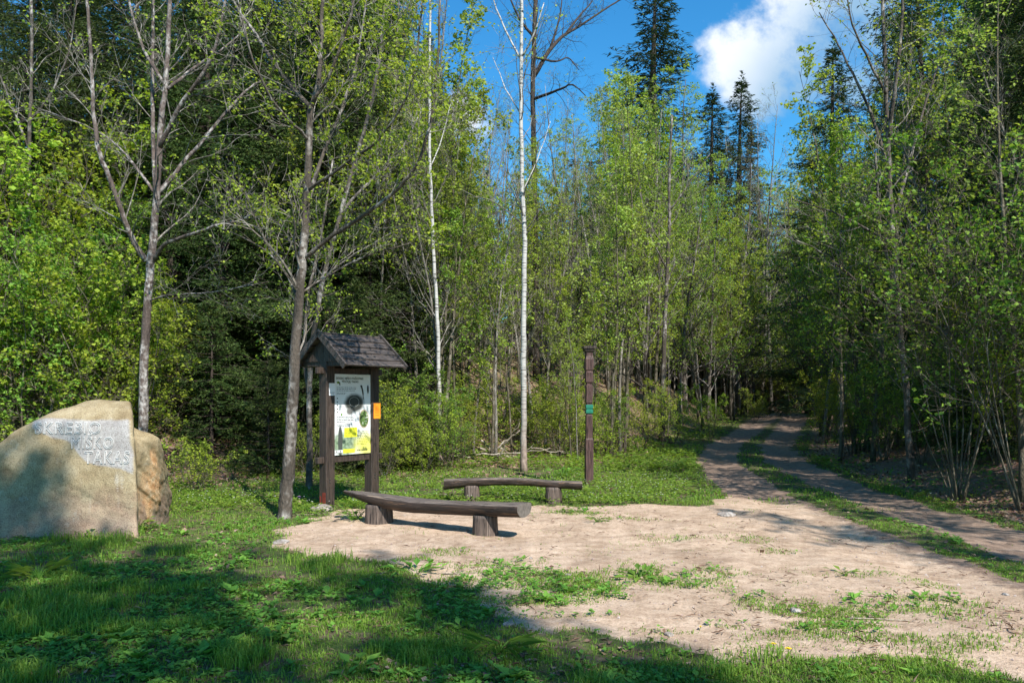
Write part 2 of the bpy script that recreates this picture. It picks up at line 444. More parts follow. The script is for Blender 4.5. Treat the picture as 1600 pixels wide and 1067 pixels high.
# ------------------------------------------------------------------ ground sheets
def ground_material():
    m_, nt, b, o = new_mat('forest floor')
    at_ = N(nt, 'ShaderNodeAttribute'); at_.attribute_name = 'cover'
    s_ = N(nt, 'ShaderNodeSeparateColor'); lk(nt, at_.outputs['Color'], s_.inputs[0])
    tcn = N(nt, 'ShaderNodeTexCoord'); v = tcn.outputs['Object']
    fine = noise(nt, 55, 5, v); mid = noise(nt, 7, 5, v); big = noise(nt, .9, 4, v); grit = noise(nt, 190, 3, v)
    vor = N(nt, 'ShaderNodeTexVoronoi'); vor.inputs['Scale'].default_value = 38; lk(nt, v, vor.inputs['Vector'])
    sandc = ramp(nt, mid, [(.25, (.43, .305, .21)), (.5, (.57, .42, .305)), (.75, (.66, .51, .38))])
    sandc = mixc(nt, .8, sandc, ramp(nt, fine, [(.3, (.62, .60, .58)), (.55, (1, 1, 1)), (.8, (1.12, 1.1, 1.08))]), 'MULTIPLY')
    damp = ramp(nt, noise(nt, 1.7, 5, v, .7), [(.42, (.62, .58, .54)), (.52, (1, 1, 1))]); sandc = mixc(nt, .55, sandc, damp, 'MULTIPLY')
    scuff = ramp(nt, noise(nt, 17, 4, v, .75), [(.36, (.6, .57, .54)), (.46, (1, 1, 1)), (.62, (1, 1, 1)), (.72, (1.12, 1.12, 1.12))]); sandc = mixc(nt, .8, sandc, scuff, 'MULTIPLY')
    sandc = mixc(nt, .5, sandc, ramp(nt, big, [(.3, (.72, .70, .68)), (.6, (1.05, 1.05, 1.05))]), 'MULTIPLY')
    peb = ramp(nt, vor.outputs['Distance'], [(.0, (1, 1, 1)), (.16, (1, 1, 1)), (.2, (0, 0, 0))])
    pebsel = ramp(nt, noise(nt, 21, 2, v), [(.58, (0, 0, 0)), (.62, (1, 1, 1))])
    sandc = mixc(nt, mixc(nt, 1, peb, pebsel, 'MULTIPLY'), sandc, mixc(nt, .6, vor.outputs['Color'], (.35, .30, .26)))
    trackc = ramp(nt, mid, [(.25, (.18, .12, .085)), (.5, (.30, .21, .155)), (.75, (.41, .30, .23))])
    trackc = mixc(nt, .8, trackc, ramp(nt, fine, [(.3, (.55, .54, .53)), (.6, (1, 1, 1))]), 'MULTIPLY')
    soil = ramp(nt, mid, [(.3, (.055, .04, .025)), (.5, (.12, .09, .055)), (.7, (.20, .16, .10))])
    green = ramp(nt, fine, [(.35, (.035, .07, .012)), (.55, (.07, .13, .02)), (.75, (.13, .17, .04))])
    gmask = ramp(nt, noise(nt, 3.2, 6, v, .65), [(.42, (0, 0, 0)), (.56, (1, 1, 1))])
    floorc = mixc(nt, mixc(nt, 1.0, gmask, (.85, .85, .85), 'MULTIPLY'), soil, green)
    vl = N(nt, 'ShaderNodeTexVoronoi'); vl.inputs['Scale'].default_value = 16; lk(nt, v, vl.inputs['Vector'])
    litc = mixc(nt, .75, vl.outputs['Color'], (.26, .155, .09))
    litc = mixc(nt, .6, litc, (.22, .15, .09), 'MIX')
    litc = mixc(nt, .8, litc, ramp(nt, fine, [(.3, (.35, .33, .3)), (.65, (1.1, 1.05, 1.0))]), 'MULTIPLY')
    edge = M(nt, 'MULTIPLY', M(nt, 'SUBTRACT', noise(nt, 12, 5, v), .5), .9)
    def sharp(sock):
        mr_ = N(nt, 'ShaderNodeMapRange', interpolation_type='SMOOTHSTEP')
        mr_.inputs['From Min'].default_value = .38; mr_.inputs['From Max'].default_value = .62
        lk(nt, M(nt, 'ADD', sock, edge), mr_.inputs['Value']); return mr_.outputs[0]
    c = mixc(nt, sharp(s_.outputs[2]), floorc, litc)
    c = mixc(nt, sharp(s_.outputs[1]), c, trackc)
    c = mixc(nt, sharp(s_.outputs[0]), c, sandc)
    lk(nt, c, b.inputs['Base Color']); b.inputs['Roughness'].default_value = .95
    b.inputs['Specular IOR Level'].default_value = .2
    bump(nt, b, M(nt, 'ADD', M(nt, 'ADD', fine, M(nt, 'MULTIPLY', mid, .8)), M(nt, 'MULTIPLY', grit, .7)), .9, .012)
    return m_
MAT['ground'] = ground_material()

def axis(segs):
    a = [segs[0][0]]
    for (s0, s1, st) in segs:
        n = max(1, int(round((s1-s0)/st))); a += list(np.linspace(s0, s1, n+1)[1:])
    return np.array(a)
gx = axis([(-300, -80, 20), (-80, -30, 2.5), (-30, -9, .5), (-9, 8, .07), (8, 30, .4), (30, 80, 2.5), (80, 300, 20)])
gy = axis([(-120, -20, 10), (-20, 3, 1.0), (3, 14, .07), (14, 24, .16), (24, 60, .5), (60, 120, 3), (120, 400, 20)])
GX, GY = np.meshgrid(gx, gy); X = GX.ravel(); Y = GY.ravel(); Z = height(X, Y)
sand, track, grs = masks(X, Y)
s_all = road_s(X, Y)
yb_ = np.interp(X, [-30, -12, -6, 0, 5, 9, 15, 30], [7, 11, 15.5, 18.5, 22, 32, 44, 66])
lit = np.maximum(sstep(-1, 2.0, Y-yb_)*sstep(2.2, 4, -s_all), sstep(1.5, 2.2, s_all))
lit = lit*(.35+.75*fbm(X, Y, .8, 61, 3)+.3*sstep(4.5, 2.5, s_all)*(s_all > 1.4))
cover = np.stack((sand*(1-grs*.25), track*(1-grs*.9), np.clip(lit, 0, 1)*(1-np.maximum(sand, track)), np.ones_like(X)), 1)
nx, ny = len(gx), len(gy)
I, J = np.meshgrid(np.arange(nx-1), np.arange(ny-1)); base = (J*nx+I).ravel()
QA = np.stack((base, base+1, base+1+nx, base+nx), 1)
cxm = X[QA].mean(1); cym = Y[QA].mean(1)
is_road = (track[QA].mean(1) > .5)
is_sand = (sand[QA].mean(1) > .5) & ~is_road
for nm, sel in (('ground', ~(is_road | is_sand)), ('sandy_clearing', is_sand), ('dirt_road', is_road)):
    Qs = QA[sel]; u, inv = np.unique(Qs.ravel(), return_inverse=True)
    mb = MB(); mb.add(np.stack((X[u], Y[u], Z[u]), 1), inv.reshape(-1, 4))
    me = mb.mesh(nm, MAT['ground'], True)
    ca = me.color_attributes.new('cover', 'FLOAT_COLOR', 'POINT')
    ca.data.foreach_set('color', cover[u].astype(np.float32).ravel())
    mesh_obj(nm, me, kind='structure')

# ------------------------------------------------------------------ ground vegetation (uncountable)
def scatter(n, x0, x1, y0, y1, rng, near=True):
    """random ground points, denser towards the camera when near"""
    t = rng.uniform(0, 1, n)
    y = y0*(y1/y0)**t if near else y0+(y1-y0)*t
    x = rng.uniform(-1, 1, n)
    px = 800+x*1060
    return (px-800)/F*y, y
def blades(n, y0, y1, seed, hmin, hmax, w, dens=None, segs=2, mx=None):
    rng = np.random.default_rng(seed)
    x, y = scatter(n, 0, 0, y0, y1, rng)
    if dens is None:
        _, _, g_ = masks(x, y); p = g_*np.clip((fbm(x, y, 1.5, 77, 4)-.39)*5.5, .12, 1)
    else: p = dens(x, y)
    k = rng.uniform(0, 1, n) < p; x, y = x[k], y[k]; n = len(x)
    tall = (.45+1.1*fbm(x, y, .8, 88, 3))*np.where(poly_sd(x, y, CLEAR) > .15, .70, 1.0)
    h = rng.uniform(hmin, hmax, n)*tall; z = height(x, y)-.004
    a = rng.uniform(0, 2*math.pi, n); lean = rng.uniform(.15, .95, n)
    dx, dy = np.cos(a), np.sin(a); wx, wy = -dy*w/2, dx*w/2
    P0 = np.stack((x, y, z), 1); W = np.stack((wx, wy, np.zeros(n)), 1)*rng.uniform(.6, 1.3, n)[:, None]
    mid = P0+np.stack((dx*lean*h*.3, dy*lean*h*.3, h*.6), 1)
    tip = P0+np.stack((dx*lean*h*.95, dy*lean*h*.95, h*(1-.35*lean)), 1)
    V = np.stack((P0-W, P0+W, mid+W*.8, mid-W*.8, tip), 1).reshape(-1, 3)
    i = np.arange(n)*5
    return V, np.stack((i, i+1, i+2, i+3), 1), np.stack((i+3, i+2, i+4), 1)
def stuff(name, mb, mats, label, cat):
    return mesh_obj(name, mb.mesh(name, mats), label=label, cat=cat, kind='stuff')

mb = MB()
V, Q, T = blades(420000, 4.2, 13.5, 1, .018, .058, .0075); mb.add(V, Q, T)
V, Q, T = blades(90000, 13.0, 34, 2, .03, .09, .018); mb.add(V, Q, T)
def tuft_d(x, y):
    sa, _, g_ = masks(x, y); return g_*(sa < .3)*sstep(.66, .76, fbm(x, y, 1.7, 5, 2))
V, Q, T = blades(160000, 4.2, 11, 3, .06, .14, .008, tuft_d); mb.add(V, Q, T)
V, Q, T = blades(130000, 4.2, 13, 4, .012, .05, .006); mb.add(V, Q, T, 1)
def thin_d(x, y):
    sa, tr, g_ = masks(x, y); return np.clip(sa+tr*.6, 0, 1)*sstep(.60, .72, fbm(x, y, 3.1, 15, 3))*.45
V, Q, T = blades(120000, 4.4, 13, 5, .015, .05, .0065, thin_d); mb.add(V, Q, T)
def patch_d(x, y):
    sa, tr, g_ = masks(x, y); return g_*(sa > .3)*np.clip((fbm(x, y, 2.6, 97, 3)-.30)*4, .1, 1)
V, Q, T = blades(300000, 4.4, 13.5, 6, .02, .055, .007, patch_d); mb.add(V, Q, T)
stuff('grass', mb, [MAT['grass'], MAT['grass_dry']], 'short patchy green grass spreading round the sandy clearing and along the track', 'grass')

def rosettes(n, y0, y1, seed, smin, smax, dens, k0=4, k1=8, lift=.5, hgt=0.0, asp=.4):
    rng = np.random.default_rng(seed)
    x, y = scatter(n, 0, 0, y0, y1, rng)
    k = rng.uniform(0, 1, n) < dens(x, y); x, y = x[k], y[k]; n = len(x)
    c = rng.integers(k0, k1, n); idx = np.repeat(np.arange(n), c); m_ = len(idx)
    sz = rng.uniform(smin, smax, n)[idx]*rng.uniform(.6, 1.2, m_)
    a = rng.uniform(0, 2*math.pi, m_); l = rng.uniform(0, lift, m_)
    hh = rng.uniform(.2, 1, m_)*hgt
    D = np.stack((np.cos(a), np.sin(a), l), 1)
    off = rng.uniform(0, .6, m_)*hgt
    P = np.stack((x[idx]+np.cos(a)*off, y[idx]+np.sin(a)*off, height(x, y)[idx]+.004+hh), 1)
    return leaf_arrays(P, sz, rng, asp=asp, up=.85, D=D)
def d_lawn(x, y):
    _, _, g_ = masks(x, y); return g_*np.clip((fbm(x, y, .9, 31, 4)-.40)*4.5, .03, 1)*sstep(17, 11, y)
def d_lush(x, y):      # bright herb carpet behind the benches and along the wood edge
    sa, tr, g_ = masks(x, y); s = road_s(x, y)
    return np.clip(g_-tr, 0, 1)*np.clip((fbm(x, y, .55, 41, 4)-.36)*5, 0, 1)*sstep(11, 12.6, y)
mb = MB()
mb.add(*(lambda r: (r[0], None, r[1]))(rosettes(26000, 4.2, 15, 11, .022, .05, d_lawn, 4, 8, .6, .035)))
mb.add(*(lambda r: (r[0], None, r[1]))(rosettes(1500, 4.3, 14, 12, .06, .12, d_lawn, 4, 8, .7, .02, .28)))
stuff('clover_and_dandelion_leaves', mb, [MAT['herb']], 'low clover and dandelion leaves mixed into the lawn', 'ground cover')
mb = MB()
mb.add(*(lambda r: (r[0], None, r[1]))(rosettes(30000, 11.5, 26, 13, .03, .065, d_lush, 4, 8, .5, .10)))
mb.add(*(lambda r: (r[0], None, r[1]))(rosettes(16000, 18, 55, 14, .07, .13, d_lush, 4, 8, .5, .2)))
stuff('woodland_herbs', mb, [MAT['leaf_mid']], 'bright leafy woodland herbs carpeting the ground behind the benches', 'ground cover')
def d_bank(x, y):
    s = road_s(x, y); return (.35+.65*sstep(2.4, 4.5, s))*sstep(1.5, 2.0, s)*np.clip((fbm(x, y, 1.0, 51, 4)-.42)*4, .02, 1)
mb = MB()
mb.add(*(lambda r: (r[0], None, r[1]))(rosettes(26000, 6, 40, 15, .04, .09, d_bank, 4, 8, .6, .18)))
stuff('bank_herbs', mb, [MAT['herb']], 'dark green herbs growing on the shaded bank right of the track', 'ground cover')
# dead leaves
def d_lit(x, y):
    s = road_s(x, y); sa, tr, g_ = masks(x, y)
    yb2 = np.interp(x, [-30, -12, -6, 0, 5, 9, 15, 30], [7, 10.5, 14.0, 17, 21, 31, 44, 66])
    a = np.maximum(sstep(-1, 2.0, y-yb2)*sstep(1.8, 3, -s), sstep(1.25, 2.0, s))
    b_ = .10*g_*(fbm(x, y, 1.4, 91, 3) > .55)
    return np.clip(np.maximum(a*np.clip((fbm(x, y, .7, 93, 3)-.28)*3, .1, 1), b_), 0, 1)
rng = np.random.default_rng(16)
x, y = scatter(130000, 0, 0, 4.5, 42, rng); k = rng.uniform(0, 1, len(x)) < d_lit(x, y); x, y = x[k], y[k]
P = np.stack((x, y, height(x, y)+.012), 1)
D = rng.normal(0, 1, (len(x), 3)); D[:, 2] *= .35
mb = MB(); V, T = leaf_arrays(P, rng.uniform(.028, .055, len(x))*(1+y/22), rng, asp=.4, up=.6, D=D); mb.add(V, None, T)
stuff('fallen_leaves', mb, [MAT['litter']], 'dry brown fallen leaves strewn over the slope and the bank', 'leaf litter')
rng = np.random.default_rng(116)
x, y = scatter(26000, 0, 0, 4.3, 14, rng); sa, tr, g_ = masks(x, y); k = rng.uniform(0, 1, len(x)) < np.clip(.5*g_*np.clip((fbm(x, y, 1.5, 77, 4)-.25)*2, .15, 1)+.30*sa*sstep(.5, .7, fbm(x, y, 2, 19, 3)), 0, 1); x, y = x[k], y[k]
P = np.stack((x, y, height(x, y)+rng.uniform(.004, .03, len(x))), 1); D = rng.normal(0, 1, (len(x), 3)); D[:, 2] *= .18
mb = MB(); V, T = leaf_arrays(P, rng.uniform(.03, .11, len(x)), rng, asp=.045, up=.8, D=D); mb.add(V, None, T)
V, T = leaf_arrays(P[::6]+.01, rng.uniform(.012, .028, len(P[::6])), rng, asp=.45, up=.6, D=D[::6]); mb.add(V, None, T)
stuff('straw', mb, [MAT['litter']], 'dry straw and leaf crumbs lying in the lawn and on the sand', 'leaf litter')
# tiny white anemones in the herb carpet
MAT['petal'] = flat_mat('white petals', (.8, .8, .78), .6, var=.05)
rng = np.random.default_rng(17)
x, y = scatter(2600, 0, 0, 11.8, 17, rng); k = rng.uniform(0, 1, len(x)) < d_lush(x, y)*.5; x, y = x[k], y[k]
idx = np.repeat(np.arange(len(x)), 5); a = np.tile(np.arange(5)*2*math.pi/5, len(x))
P = np.stack((x, y, height(x, y)+.13), 1)[idx]
mb = MB(); V, T = leaf_arrays(P, .014, rng, asp=.45, up=1, D=np.stack((np.cos(a), np.sin(a), np.full(len(a), .3)), 1)); mb.add(V, None, T)
stuff('white_anemones', mb, [MAT['petal']], 'tiny white wood anemones dotted over the herbs behind the benches', 'flowers')
# pebbles and crumbs on the sand
MAT['pebble'] = leaf_mat('grit', (.22, .16, .12), (.38, .30, .24), (.55, .48, .42), 0, .9)
rng = np.random.default_rng(18)
x, y = scatter(9000, 0, 0, 4.6, 20, rng); sa, tr, g_ = masks(x, y); k = rng.uniform(0, 1, len(x)) < np.clip(sa*.6+tr, 0, 1)*(1-g_); x, y = x[k], y[k]
oc = np.array([(1, 0, 0), (0, 1, 0), (-1, 0, 0), (0, -1, 0), (0, 0, .8), (0, 0, -.5)]); of = np.array([(0, 1, 4), (1, 2, 4), (2, 3, 4), (3, 0, 4), (1, 0, 5), (2, 1, 5), (3, 2, 5), (0, 3, 5)])
n = len(x); sz = .004+.012*rng.uniform(0, 1, n)**4
V = np.stack((x, y, height(x, y)+sz*.2), 1)[:, None, :]+oc[None]*sz[:, None, None]*rng.uniform(.6, 1.4, (n, 6, 1))
T = (np.arange(n)*6)[:, None, None]+of[None]
mb = MB(); mb.add(V, None, T.reshape(-1, 3)); stuff('gravel', mb, [MAT['pebble']], 'fine gravel crumbs scattered on the sand and the track', 'gravel')

# ------------------------------------------------------------------ trees
def norm(v): return v/(np.linalg.norm(v)+1e-9)
def wobble(P0, D, L, n, rng, wob, up=0.0, curl=None):
    P = [np.array(P0, float)]; d = norm(np.array(D, float)); st = L/n
    for i in range(n):
        d = norm(d+rng.normal(0, wob, 3)+np.array((0, 0, up)))
        P.append(P[-1]+d*st)
    return np.array(P)
def sample(P, t):
    i = t*(len(P)-1); k = min(int(i), len(P)-2); f = i-k
    return P[k]*(1-f)+P[k+1]*f, norm(P[k+1]-P[k])
def side_dir(d, ang, rng, az=None):
    a = rng.uniform(0, 2*math.pi) if az is None else az
    ref = np.array((0, 0, 1.)) if abs(d[2]) < .9 else np.array((1., 0, 0))
    u = norm(np.cross(d, ref)); w = np.cross(d, u)
    return norm(d*math.cos(ang)+(u*math.cos(a)+w*math.sin(a))*math.sin(ang))

def twigs(wood, leafP, P, r, rng, L, nsub, leaves, lev, sz, wm=0, up=.05):
    """side twigs along a branch with leaf points at and near their tips"""
    for j in range(nsub):
        t = rng.uniform(.25, 1.0); p, d = sample(P, t)
        dd = side_dir(d, rng.uniform(.5, 1.0), rng)
        l = L*rng.uniform(.5, 1.1)*(1.15-.5*t)
        Q = wobble(p, dd, l, 3, rng, .16, up)
        rr = max(r*.45, .0035)
        wood.tube(Q, np.linspace(rr, rr*.35, 4), 3, wm, cap=False)
        if lev > 0:
            twigs(wood, leafP, Q, rr, rng, L*.5, max(2, nsub//2), leaves, lev-1, sz, wm, up)
        else:
            n = rng.poisson(leaves)
            for q in range(n):
                pp, _ = sample(Q, 1.0 if rng.uniform() < .6 else rng.uniform(.3, .9)); leafP.append(pp+rng.normal(0, sz*.5, 3))

def deciduous(name, seed, H, r0, base_t=.3, nprim=26, plen=.28, ang=(.6, 1.0), sub=6, leaves=3.0, lsz=.055, lmat='leaf_fresh', bmat='bark_thin',
              lev=1, wob=.05, stems=1, fan=.0, up=.05, lean=0.0, asp=.42, twl=.32, cdroop=.25, tk=7):
    """returns (trunk mesh, crown mesh)"""
    rng = np.random.default_rng(seed)
    tr = MB(); cr = MB(); leafP = []
    for s in range(stems):
        a = s/stems*2*math.pi+rng.uniform(-.4, .4)
        tilt = fan*rng.uniform(.5, 1.2) if stems > 1 else lean
        D = (math.cos(a)*math.sin(tilt), math.sin(a)*math.sin(tilt), math.cos(tilt))
        h = H*(1 if stems == 1 else rng.uniform(.65, 1.0))
        rs = r0*(1 if s == 0 else rng.uniform(.6, .95))
        b0 = (math.cos(a)*r0*1.5, math.sin(a)*r0*1.5, -.15) if stems > 1 else (0, 0, -.15)
        P = wobble(b0, D, h+.15, 14, rng, wob, .02 if stems == 1 else -.012)
        R = rs*np.array([1-.92*(i/14)**.9 for i in range(15)]); R[0] *= 1.25
        tr.tube(P, R, tk, 0)
        for i in range(nprim):
            t = base_t+(1-base_t)*((i+rng.uniform(0, 1))/nprim)
            p, d = sample(P, min(t, .985))
            f = 1-(t-base_t)/(1-base_t)
            l = H*plen*(.30+.85*f**.8)*rng.uniform(.6, 1.15)
            dd = side_dir(d, rng.uniform(*ang), rng)
            rr = max(.0055, rs*(1-.92*t**.9)*.45)
            B = wobble(p, dd, l, 6, rng, .12, up)
            cr.tube(B, np.linspace(rr, rr*.25, 7), 4, 0, cap=False)
            twigs(cr, leafP, B, rr*.6, rng, l*twl+.12, sub, leaves, lev, lsz, 0, up)
    if leafP:
        LP = np.array(leafP)
        V, T = leaf_arrays(LP, lsz*rng.uniform(.4, 1.45, len(LP)), rng, asp=asp, up=.45, droop=cdroop)
        cr.add(V, None, T, 1)
    print(name, seed, 'leaves', len(leafP))
    return (tr.mesh(name+'_trunk', MAT[bmat], True), cr.mesh(name+'_crown', [MAT[bmat], MAT[lmat]]), H)

def spruce(name, seed, H, r0=.2, width=.17, whorl=.38, nb=6, nm='needle', low=.03, sparse=1.0, droopy=.35, blade=.12, ex=.68, asp=.13):
    rng = np.random.default_rng(seed); tr = MB(); cr = MB()
    P = wobble((0, 0, -.2), (0, 0, 1), H+.2, 12, rng, .006)
    tr.tube(P, r0*np.linspace(1.1, .04, 13), 8, 0)
    z = H*low; LB = []; LD = []; LS = []
    while z < H*.995:
        f = 1-z/H
        Lb = H*width*(f**ex)*1.12*(.86+.28*math.sin(z*2.1+seed))+.05
        for b_ in range(nb):
            if rng.uniform() > sparse: continue
            a = rng.uniform(0, 2*math.pi); l = Lb*rng.uniform(.6, 1.12)
            ns = 7; zz = z+rng.uniform(-.15, .15)
            el = .25-.55*f*droopy*2+rng.uniform(-.12, .12)
            q = np.linspace(0, 1, ns)
            rad = q*l
            hz = zz+rad*math.tan(el)*(1-.2*q)-droopy*.45*l*np.sin(q*math.pi*.9)*.5+.10*l*q**3
            c, s = math.cos(a), math.sin(a)
            B = np.stack((P[-1][0]*z/H+c*rad, P[-1][1]*z/H+s*rad, hz), 1)
            cr.tube(B, np.linspace(max(.008, .022*f+.006), .004, ns), 3, 0, cap=False)
            # side twigs: points along the branch, both sides
            nt_ = int(6+l*9)
            t = rng.uniform(.12, 1.0, nt_); sd = rng.choice((-1, 1), nt_)
            bi = t*(ns-1); k = np.minimum(bi.astype(int), ns-2); fr = (bi-k)[:, None]
            bp = B[k]*(1-fr)+B[k+1]*fr
            tl = l*.34*(1.1-t)*rng.uniform(.6, 1.2, nt_)+.10
            ta = a+sd*rng.uniform(.7, 1.15, nt_)
            td = np.stack((np.cos(ta), np.sin(ta), -rng.uniform(.15, .9, nt_)*(droopy+.25)), 1)
            td /= np.linalg.norm(td, axis=1)[:, None]
            nk = np.maximum(2, (tl/(blade*.42)).astype(int)); idx = np.repeat(np.arange(nt_), nk)
            u = rng.uniform(0, 1, len(idx))
            LB.append(bp[idx]+td[idx]*(u*tl[idx])[:, None])
            d2 = td[idx]+rng.normal(0, .38, (len(idx), 3)); LD.append(d2); LS.append(rng.uniform(.7, 1.3, len(idx))*blade)
        z += whorl*(1 if H > 8 else .6)*(.6+.6*f)
    zt = rng.uniform(H*.955, H*1.03, 70); LB.append(np.stack((np.full(70, P[-1][0])+rng.normal(0, .02, 70), np.full(70, P[-1][1])+rng.normal(0, .02, 70), zt), 1))
    LD.append(np.stack((rng.normal(0, .55, 70), rng.normal(0, .55, 70), np.full(70, .9)), 1)); LS.append(np.interp(zt, [H*.955, H*1.03], [2.2, .9])*blade)
    LB = np.concatenate(LB); LD = np.concatenate(LD); LS = np.concatenate(LS)
    V, T = leaf_arrays(LB, LS, rng, asp=asp, up=.3, D=LD); cr.add(V, None, T, 1)
    print(name, seed, 'needle tufts', len(LB))
    return (tr.mesh(name+'_trunk', MAT['bark_dark'], True), cr.mesh(name+'_crown', [MAT['bark_dark'], MAT[nm]]), H)

def plant_tree(proto, name, loc, H, rz, label, cat='tree', group=None, tilt=(0, 0), wide=1.0):
    """an Empty at the foot of the tree with its own trunk and crown"""
    o = empty(name, tuple(float(v) for v in loc), rz, label, cat, group)
    o.rotation_euler = (tilt[0], tilt[1], rz)
    k = H/proto[2]; o.scale = (k*wide, k*wide, k)
    for nm, me in (('trunk', proto[0]), ('crown', proto[1])):
        c = bpy.data.objects.new(nm, me); col.objects.link(c); c.parent = o
    return o

V_SPR = [spruce('spruce', 101, 22, .24, .165, nb=7, blade=.14), spruce('spruce', 102, 20, .22, .18, nb=7, blade=.14), spruce('spruce', 103, 18, .2, .20, nb=7, blade=.14)]
V_SPF = [spruce('far_spruce', 111, 26, .3, .17, .46, 12, 'needle_far', .04, .95, .8, .17, .62, .12), spruce('far_spruce', 112, 24, .26, .14, .45, 8, 'needle_far', .04, .9, .5, .16, .85, .12)]
V_SPB = spruce('brown_spruce', 113, 24, .26, .13, .55, 6, 'needle_brown', .04, .9, .45, .20)
V_YSP = spruce('young_spruce', 114, 5, .06, .26, .35, 6, 'needle', .05, 1, .3, .09)
V_SAP = [deciduous('sapling', 201+i, 9, .055, .22+.06*i, 28, .18, (.45, .9), 6, 5.4, .070, ['leaf_fresh', 'leaf_pale', 'leaf_fresh', 'leaf_mid'][i], 'bark_thin', wob=.035) for i in range(4)]
V_POLE = [deciduous('pole', 221+i, 13, .075, .5-.1*i, 26, .17, (.4, .85), 6, 4.4, .075, ['leaf_pale', 'leaf_fresh', 'leaf_pale'][i], ['bark_thin', 'bark_pale', 'bark_pale'][i], wob=.03) for i in range(3)]
V_FULL = [deciduous('full', 241+i, 12, .11, .12, 40, .24, (.55, 1.1), 7, 7.6, .060, ['leaf_mid', 'leaf_fresh', 'leaf_pale'][i], 'bark', wob=.035) for i in range(3)]
V_BUSH = [deciduous('bush', 261+i, 4.2, .028, .15, 15, .28, (.5, 1.1), 6, 4.0, .06, ['leaf_yellow', 'leaf_fresh', 'leaf_mid'][i], 'bark_thin', stems=6, fan=.3) for i in range(3)]
V_BARE = [deciduous('bare', 281+i, 14, .10, .3, 30, .20, (.4, .8), 8, .35, .05, 'leaf_pale', 'bark_pale', wob=.03) for i in range(2)]
V_LOW = [deciduous('low', 291+i, 1.6, .012, .12, 10, .34, (.6, 1.1), 5, 5.0, .055, ['leaf_yellow', 'leaf_fresh'][i], 'bark_thin', stems=5, fan=.5, lev=0) for i in range(2)]
V_HAZ = [deciduous('hazel', 301+i, 6.0, .017, .3, 12, .24, (.5, 1.0), 6, 2.6, .058, 'leaf_mid', 'bark_thin', stems=13, fan=.32, wob=.035) for i in range(2)]

rng = np.random.default_rng(55)
def skyline(px):
    return np.interp(px, [-300, 560, 640, 700, 780, 900, 950, 1010, 1070, 1100, 1150, 1200, 1250, 1300, 1350, 1420, 1600, 2000],
                     [-300, -200, -60, 90, 210, 200, 160, 130, 200, 270, 250, 260, 190, 150, 0, -100, -200, -300])
def put(vs, name, px, d, top, label, group, cat='tree', jit=.25, wide=1.0, hmin=2.0, hmax=28, maxtilt=.03):
    p = gp(px, d); ztop = CH+(HOR-top)/F*d
    H = float(np.clip(ztop-p[2], hmin, hmax))
    v = vs if isinstance(vs, tuple) else vs[int(rng.integers(len(vs)))]
    return plant_tree(v, name, p, H, float(rng.uniform(0, 6.28)), label, cat, group, (float(rng.normal(0, maxtilt)), float(rng.normal(0, maxtilt))), wide)
def clear_of_road(px, d, m=2.4):
    return abs(float(road_s((px-800)/F*d, d))) > m

# left slope: dark spruces
for (px, d) in [(-120, 21), (-20, 24), (60, 22), (120, 27), (190, 24), (250, 21.5), (300, 25), (345, 22.5), (400, 26), (430, 21.5), (500, 24), (545, 22), (590, 27), (635, 25.5), (20, 31), (150, 33), (280, 32), (380, 34), (470, 31), (560, 33), (650, 36), (700, 33), (0, 20), (90, 25), (220, 30), (330, 29), (440, 28), (530, 28.5), (-60, 27), (610, 31)]:
    top = -80 if px < 620 else (rng.uniform(60, 200))
    put(V_SPR, 'spruce_tree', px, d, top+rng.uniform(-120, 20), 'tall dark spruce crowded on the slope behind the notice board and the boulder', 'dark spruces on the left slope', hmax=29, wide=1.15)
for (px, d) in [(285, 20.3), (345, 19.2), (405, 19.8), (455, 18.9), (515, 19.4), (575, 20.2), (620, 21.5)]:
    put(V_SPR, 'spruce_tree', px, d, rng.uniform(-160, 60) if px < 560 else rng.uniform(80, 200), 'dark spruce with low drooping boughs at the foot of the slope', 'spruces with low boughs behind the notice board', hmax=20, wide=1.2)
for (px, d, H_) in [(330, 17.5, 3.6), (555, 17.8, 4.2), (420, 17.0, 2.6), (640, 20, 5), (610, 23, 7)]:
    plant_tree(V_YSP, 'young_spruce', gp(px, d), H_, float(rng.uniform(0, 6)), 'small young spruce with drooping light green branches near the notice board', 'tree', 'young spruces near the notice board', wide=1.2)
# leafy bushes on the left
for (px, d, H_) in [(-80, 15, 5.5), (-10, 16, 5.6), (45, 15.5, 5.2), (100, 16.5, 5.6), (150, 17, 5.2), (190, 16, 4.2), (10, 19, 7), (90, 20, 7.2), (-140, 18, 7), (165, 19.5, 5.5), (262, 18.6, 3.2), (300, 20, 3)]:
    plant_tree(V_BUSH[int(rng.choice([0, 1, 1, 2]))], 'leafy_bush', gp(px, d), H_, float(rng.uniform(0, 6)), 'bright yellow green leafy bush on the slope behind the inscribed boulder', 'bush', 'leafy bushes behind the boulder')
for k in range(16):
    px = rng.uniform(-150, 320); d = rng.uniform(13.8, 18)
    plant_tree(V_LOW[int(rng.integers(2))], 'low_shrub', gp(px, d), float(rng.uniform(.8, 1.7)), float(rng.uniform(0, 6)), 'knee high leafy shrub on the leaf covered slope behind the boulder', 'shrub', 'low shrubs behind the boulder')
for k in range(7):
    px = rng.uniform(-150, 660); d = rng.uniform(17, 24)
    put(V_SAP, 'young_tree', px, d, rng.uniform(-50, 250), 'slim young tree with sparse fresh leaves in front of the left hand spruces', 'slim young trees before the spruces', hmax=11)
